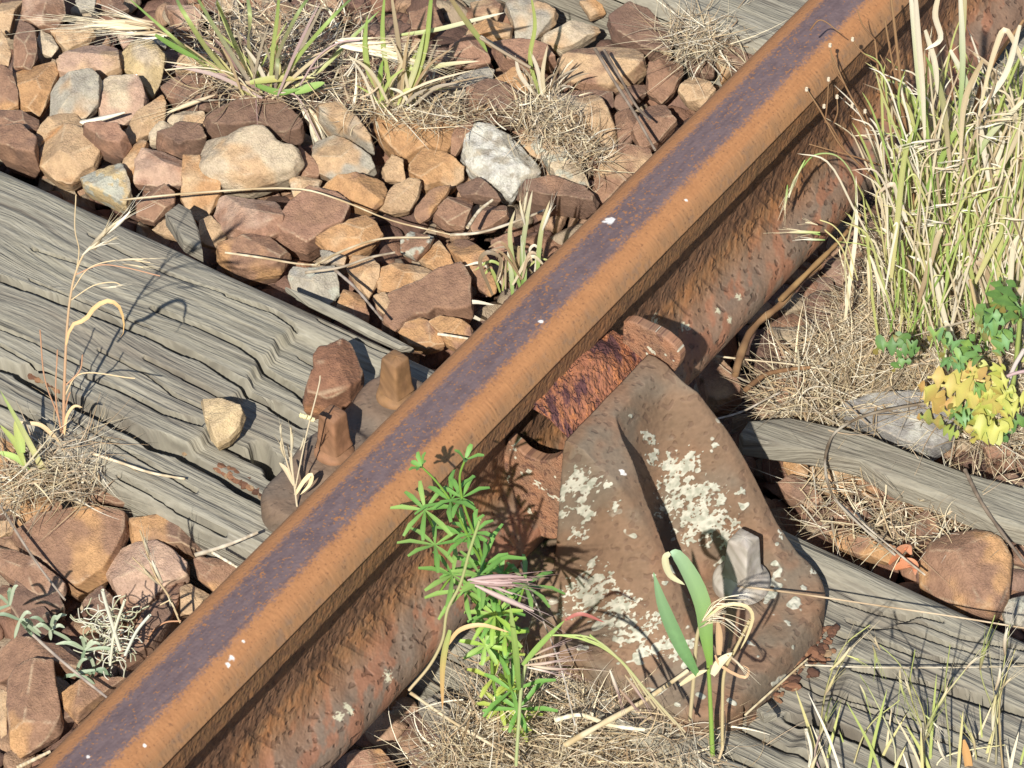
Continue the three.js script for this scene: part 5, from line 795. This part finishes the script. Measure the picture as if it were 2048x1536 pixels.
{ // grey green and pale wiry plants at lower left
  const R = rng(215), f = standing(190, 1340, -.03), lf = new MB(), wr = new MB(), g = ['#9fae8e', '#b5c0a2', '#84997a'].map(lin);
  for (let k = 0; k < 46; k++) { const c = [[40, 1240], [100, 1260], [170, 1300], [190, 1340], [150, 1350], [20, 1210]][k % 6], a = R() * 6.28, l = 25 + 45 * R(); leaf(lf, f, `${c[0]},${c[1]} ${c[0] + Math.cos(a) * l * .6},${c[1] + Math.sin(a) * l * .45 - 6} ${c[0] + Math.cos(a) * l},${c[1] + Math.sin(a) * l * .6}`, .0022, pick(R, g), .03 * R()); }
  for (let k = 0; k < 60; k++) { let x = 215 + 45 * (R() - .5), y = 1270 + 90 * (R() - .5), a = R() * 6.28; const q = []; for (let i = 0; i < 6; i++) { q.push(`${x},${y}`); a += (R() - .5) * 2.4; x += Math.cos(a) * 14; y += Math.sin(a) * 12; } line(wr, f, q.join(' '), .00042, pick(R, ['#d6d3bf', '#c6c4a8', '#b9b996'].map(lin)), .03 * R(), 4); }
  line(wr, f, '240,1300 225,1250 210,1200 205,1180', .0012, lin('#e0dec8'), .03); line(wr, f, '250,1310 275,1260 300,1230', .001, lin('#d4d6c4'), .03); line(wr, f, '220,1330 230,1260 250,1200', .0009, lin('#dcdac0'), .03);
  plant('wiry_plant', 'grey green plant with pale wiry dead stems at lower left', 'plant', at(190, 1345, -.03), [['leaves', lf, leafMat], ['wiry_stems', wr]]);
  const b = new MB(), s2 = new MB(), f2 = standing(355, 1240, -.02); line(b, f2, '360,1245 335,1190 310,1150 280,1060', .0006, lin('#cdb68e'), .02); line(b, f2, '355,1230 330,1180 265,1115', .0005, lin('#cdb68e'), .02); line(b, f2, '340,1200 320,1210', .0005, lin('#cdb68e'), .02); line(b, f2, '295,1320 300,1270 330,1245 362,1242', .0006, lin('#b98a66'), .02);
  spikes(s2, f2, [[300, 1110, 283, 1050, .02], [325, 1165, 290, 1090, .02], [320, 1170, 262, 1110, .02], [335, 1190, 345, 1215, .02]], R, G.straw, G.pale, .6, 4, 1);
  plant('grass_stalk', 'small dry grass sprig lying over the pinkish stone at lower left', 'grass stalk', at(358, 1245, -.02), [['stems', b], ['seed_heads', s2]]);
}

// ---------------------------------------------------------------- loose stalks, twigs and pieces of wood
const flat = (s, h) => curve(s.split(' ').map(q => { const [x, y, o] = q.split(',').map(Number); return at(x, y, (o ?? 0) / 1000 + h); }), 24);
const stalk = (name, cat, label, s, h, r, a, b) => { const bb = new MB(), R = rng(s.length * 7), pts = flat(s, h); bb.tube(pts, t => r * .62 * (1 - .3 * t) * (1 + .15 * noise(t * 30, r * 1e5)), t => mix3(lin(a), lin(b), clamp(.5 + noise(t * 25, 3, r * 1e4))), 6); const c = pts[12]; const g = bb.geo(); g.translate(-c.x, -c.y, -c.z); const m = top(name, g, twigMat, label, cat); m.position.copy(c); return m; };
stalk('dry_stalk', 'stalk', 'long pale stalk lying across the stones from rose pink stone to rail', '240,400 400,385 600,378 680,400 780,440 860,460 905,470', .004, .0012, '#d8c9a6', '#b79f78');
stalk('dry_stalk', 'stalk', 'grey-white stalk forking toward the rail beside the small green tuft', '900,470 960,465 1040,440 1090,420', .006, .0018, '#d2c6ae', '#a8977c');
stalk('dry_stalk', 'stalk', 'bent straw lying on the orange tan stone', '630,530 690,500 760,478 860,475', .006, .0016, '#cbb998', '#a8926e');
stalk('dry_stalk', 'stalk', 'grey stalk across the top of the grey lichen stone', '610,545 680,535 740,515 790,505', .006, .0017, '#b5a68e', '#8f7f69');
stalk('dry_stalk', 'stalk', 'straw lying from sleeper edge over stones under the rose stone', '450,505 520,515 600,528 640,530', .004, .0014, '#d5c7a8', '#b29c77');
stalk('twig', 'twig', 'grey twig leaning on the stone pile below the grey lichen stone', '670,540 710,575 740,610 765,640', .004, .0018, '#a5988a', '#857666');
stalk('twig', 'twig', 'left of two straight grey stalks leaning toward the rail', '1190,98 1230,165 1265,220 1310,300', .014, .0021, '#9a8a78', '#776959');
stalk('twig', 'twig', 'right of two straight grey stalks leaning toward the rail', '1208,100 1240,155 1275,215 1300,240', .014, .0019, '#8d7d6b', '#6f6152');
stalk('dry_stalk', 'stalk', 'thick pale straw lying across the outer foot of the chair', '1130,1490 1200,1450 1290,1400 1375,1342', .042, .0032, '#ddcda6', '#c5ad80');
stalk('dry_stalk', 'stalk', 'long straw running down to the bottom edge beside the plant', '820,1385 900,1440 1000,1500 1090,1560', .012, .0018, '#d7c9a8', '#b9a47e');
stalk('dry_stalk', 'stalk', 'thin pale stalk rising between the rail and the key plate', '985,920 1000,990 1050,1150 1120,1330 1150,1450', .052, .0012, '#d9d2c2', '#b6aa96');
stalk('dry_stalk', 'stalk', 'white straw curving out of the heap at the bottom', '1110,1440 1160,1430 1220,1450 1290,1460', .03, .0026, '#e8e0c8', '#d5c7a0');
stalk('dry_stalk', 'stalk', 'long thin stalk lying over the right sleeper past the pale screw', '1475,1172 1580,1185 1750,1210 1900,1232 2060,1258', .034, .0011, '#cdb898', '#a38a68');
stalk('dry_stalk', 'stalk', 'straight straw pointing from the chair corner to the sleeper crack', '1490,1430 1540,1385 1590,1340 1615,1318', .018, .0013, '#d6c6a0', '#b8a27a');
stalk('dry_stalk', 'stalk', 'thin horizontal straw over the right sleeper', '1610,1330 1750,1335 1900,1335 2060,1332', .012, .0009, '#d6cbb2', '#b5a78a');
stalk('dry_stalk', 'stalk', 'dark stem arching over the broken plank to pale end', '1900,800 1800,815 1720,835 1670,865 1655,895 1650,930 1665,990 1720,1050 1790,1110', .014, .0018, '#65543f', '#b9ae9a');
stalk('root', 'root', 'thick brown root bending down beside the rail foot', '1470,750 1485,700 1510,650 1560,610 1600,560 1640,530', .01, .0046, '#9c7a55', '#7d5d3f');
stalk('root', 'root', 'long brown stem lying from the roots up into the dry grass', '1560,600 1620,540 1680,480 1720,430', .02, .0032, '#a78659', '#8a6a46');
stalk('root', 'root', 'brown forked root between chair and straw mat', '1490,780 1530,750 1570,740 1620,735', .006, .003, '#8f6c49', '#745538');
stalk('dry_stalk', 'stalk', 'pale stalk bent over in front of the brown block by the chair', '1425,840 1480,825 1530,800 1560,785', .004, .0013, '#cbbfae', '#a39682');
stalk('dry_stalk', 'stalk', 'thin stalk on the stones at the far left bottom', '0,1010 40,1075 80,1135 130,1200', .0, .0016, '#a89a88', '#8a7c6b');
stalk('dry_stalk', 'stalk', 'straight grey stalk running to the rail over lower left stones', '55,1260 110,1310 170,1360 235,1412', .004, .0018, '#b3a594', '#94867a');
stalk('dry_stalk', 'stalk', 'pale broken straw by the sleeper edge and rail at lower left', '390,1110 440,1095 480,1080 515,1065', .014, .0024, '#d5c9b2', '#b0a189');
stalk('dry_stalk', 'stalk', 'short pale straw crossing the broken one near the rail', '425,1105 450,1120 475,1135', .014, .0018, '#e0d5bc', '#c4b698');
stalk('dry_stalk', 'stalk', 'straw resting on the sleeper below the curled grass', '180,905 240,925 300,945 370,958', .006, .0018, '#dfd0b0', '#bba988');
stalk('dry_stalk', 'stalk', 'straw pointing at the bottom left stone foot', '35,1535 70,1518 100,1503', -.004, .0022, '#dccbab', '#c1ab85');
stalk('dry_stalk', 'stalk', 'short straw on top of the brown stones near the crusted rock', '935,455 960,420 985,400', .006, .0022, '#ddd0b4', '#b6a484');
stalk('twig', 'twig', 'thin dark twig in front of tan stone at the top', '962,72 1000,95 1055,133', .02, .0014, '#bcae98', '#8c7d69');
stalk('twig', 'twig', 'short grey twig lying on the collar of the second screw', '768,774 790,772 835,776', .018, .0022, '#9a8d7c', '#7c7062');
stalk('dry_stalk', 'stalk', 'straw along the big smooth slab under the small grass tuft', '875,668 905,672 940,678', -.004, .0017, '#ddd0b8', '#c5b594');
stalk('dry_stalk', 'stalk', 'thin stalk from the straw mat to the rail beside the chair', '1430,712 1500,720 1580,728 1660,740', .004, .0011, '#d5c6a6', '#b5a382');
stalk('dry_stalk', 'stalk', 'dark dry stem lying over stones at right below the plank', '1930,940 1960,1000 2000,1060 2060,1140', .008, .0022, '#8c7c6a', '#6d5f50');
stalk('dry_stalk', 'stalk', 'long pale stem over the brown stones along the right sleeper', '1670,1000 1740,1060 1800,1110 1850,1150', .008, .0015, '#cfc2ac', '#a59680');

function wood(name, label, cat, pts, h, th, uvo) {      // a splintered piece of timber: outline traced, given real thickness
  const P = pts.split(' ').map(q => { const [x, y] = q.split(',').map(Number), a = at(x, y, h); return new THREE.Vector2(a.x, -a.z); });
  const sh = new THREE.Shape(P), g0 = new THREE.ExtrudeGeometry(sh, { depth: th, bevelEnabled: true, bevelSize: .0016, bevelThickness: .0016, bevelSegments: 2 });
  g0.rotateX(-Math.PI / 2); g0.translate(0, h - th, 0); const p = g0.attributes.position, uv = g0.attributes.uv; const d = P[Math.floor(P.length / 2)].clone().sub(P[0]).normalize(), col = new Float32Array(p.count * 3).fill(1);
  for (let i = 0; i < p.count; i++) { const x = p.getX(i), z = p.getZ(i), a = x * d.x - z * d.y, c = x * d.y + z * d.x; uv.setXY(i, a * 2 + uvo, (c + p.getY(i)) * 10); p.setY(i, p.getY(i) + .0025 * noise(a * 30, c * 200, uvo)); }
  g0.setAttribute('color', new THREE.BufferAttribute(col, 3)); g0.computeVertexNormals(); const c = at(...pts.split(' ')[0].split(',').map(Number), h); g0.translate(-c.x, -c.y, -c.z); const m = top(name, g0, plankMat, label, cat); m.position.copy(c); return m;
}
wood('wood_piece', 'weathered splintered grey plank at the right with a tapering end', 'plank', '1484,872 1500,850 1580,838 1680,862 1740,880 1810,910 1930,950 2060,985 2060,1062 1990,1040 1900,1000 1790,960 1720,925 1620,900 1550,890 1490,882', .004, .012, .1);
wood('wood_piece', 'small grey wood chip standing between stones by the sleeper', 'wood chip', '336,432 358,414 378,424 394,462 402,498 370,480', -.002, .01, .6);
wood('wood_piece', 'long thin pale splinter along the upper edge of the near sleeper', 'splinter', '575,576 640,606 700,632 760,665 822,698 800,694 740,664 680,632 620,604', .004, .002, .3);
wood('wood_piece', 'small tan wood flake lying by the cracked right sleeper', 'wood chip', '1520,1420 1534,1410 1547,1428 1530,1432', .012, .004, .8);
{ // curled orange dry leaf
  const b = new MB(), R = rng(300), c0 = at(1805, 1130, -.005);
  for (const [s, w] of [['1780,1130 1800,1112 1812,1098 1822,1110', .008], ['1790,1140 1815,1135 1835,1140', .009], ['1800,1120 1825,1130 1830,1150', .006]]) b.blade(flat(s, .002), t => w * Math.sin(Math.PI * clamp(.1 + .85 * t)), fade(lin('#d98a5a'), lin('#e0a27c')), V(R() - .5, 1, R() - .5), .6);
  const g = b.geo(); g.translate(-c0.x, -c0.y, -c0.z); const m = top('dry_leaf', g, leafMat, 'curled orange dry leaf beside the big rounded stone', 'leaf'); m.position.copy(c0);
}
{ // bark and rust crumbs round the chair's outer end and in the left checks
  const R = rng(310), b = new MB(), pal = ['#6b4a36', '#7d573f', '#54392a', '#8a6548', '#937a5c'].map(lin), I = ICO[0].p.length ? new THREE.IcosahedronGeometry(1, 1) : null, ip = I.attributes.position;
  const put = (x, y, h, s) => { const c = at(x, y, h), col = pick(R, pal), th = R() * 6.28, sx = s * (.6 + R()), sz = s * (.5 + .6 * R()), sy = s * (.3 + .4 * R()), base = b.p.length / 3; for (let k = 0; k < ip.count; k++) { const q = 1 + .35 * noise(ip.getX(k) * 2 + x, ip.getY(k) * 2 + y, ip.getZ(k) * 2), X = ip.getX(k) * sx * q, Z = ip.getZ(k) * sz * q; b.v(V(c.x + X * Math.cos(th) - Z * Math.sin(th), c.y + ip.getY(k) * sy * q, c.z + X * Math.sin(th) + Z * Math.cos(th)), col); b.i.push(base + k); } };
  for (let k = 0; k < 300; k++) { const t = R(), x = mix(1640, 1470, t) + 60 * (R() - .35), y = mix(1265, 1400, t) + 60 * (R() - .3); put(x, y, -.004, .0012 + .0035 * R() * R()); }
  for (let k = 0; k < 220; k++) { const t = R(), x = mix(60, 560, t), y = mix(748, 1008, t) - 14 * Math.sin(t * 3.1) + 10 * (R() - .5); put(x, y, -.009, .001 + .0028 * R()); }
  top('bark_crumbs', b.geo(), twigMat, 'reddish bark and rust crumbs around the chair end and in the cracks', 'debris', null, 'stuff');
}

// ---------------------------------------------------------------- picture
const renderer = new THREE.WebGLRenderer({ antialias: true });
renderer.setSize(W, H); renderer.toneMapping = THREE.LinearToneMapping; renderer.toneMappingExposure = EXPOSURE; renderer.shadowMap.enabled = true;
renderer.render(scene, camera);
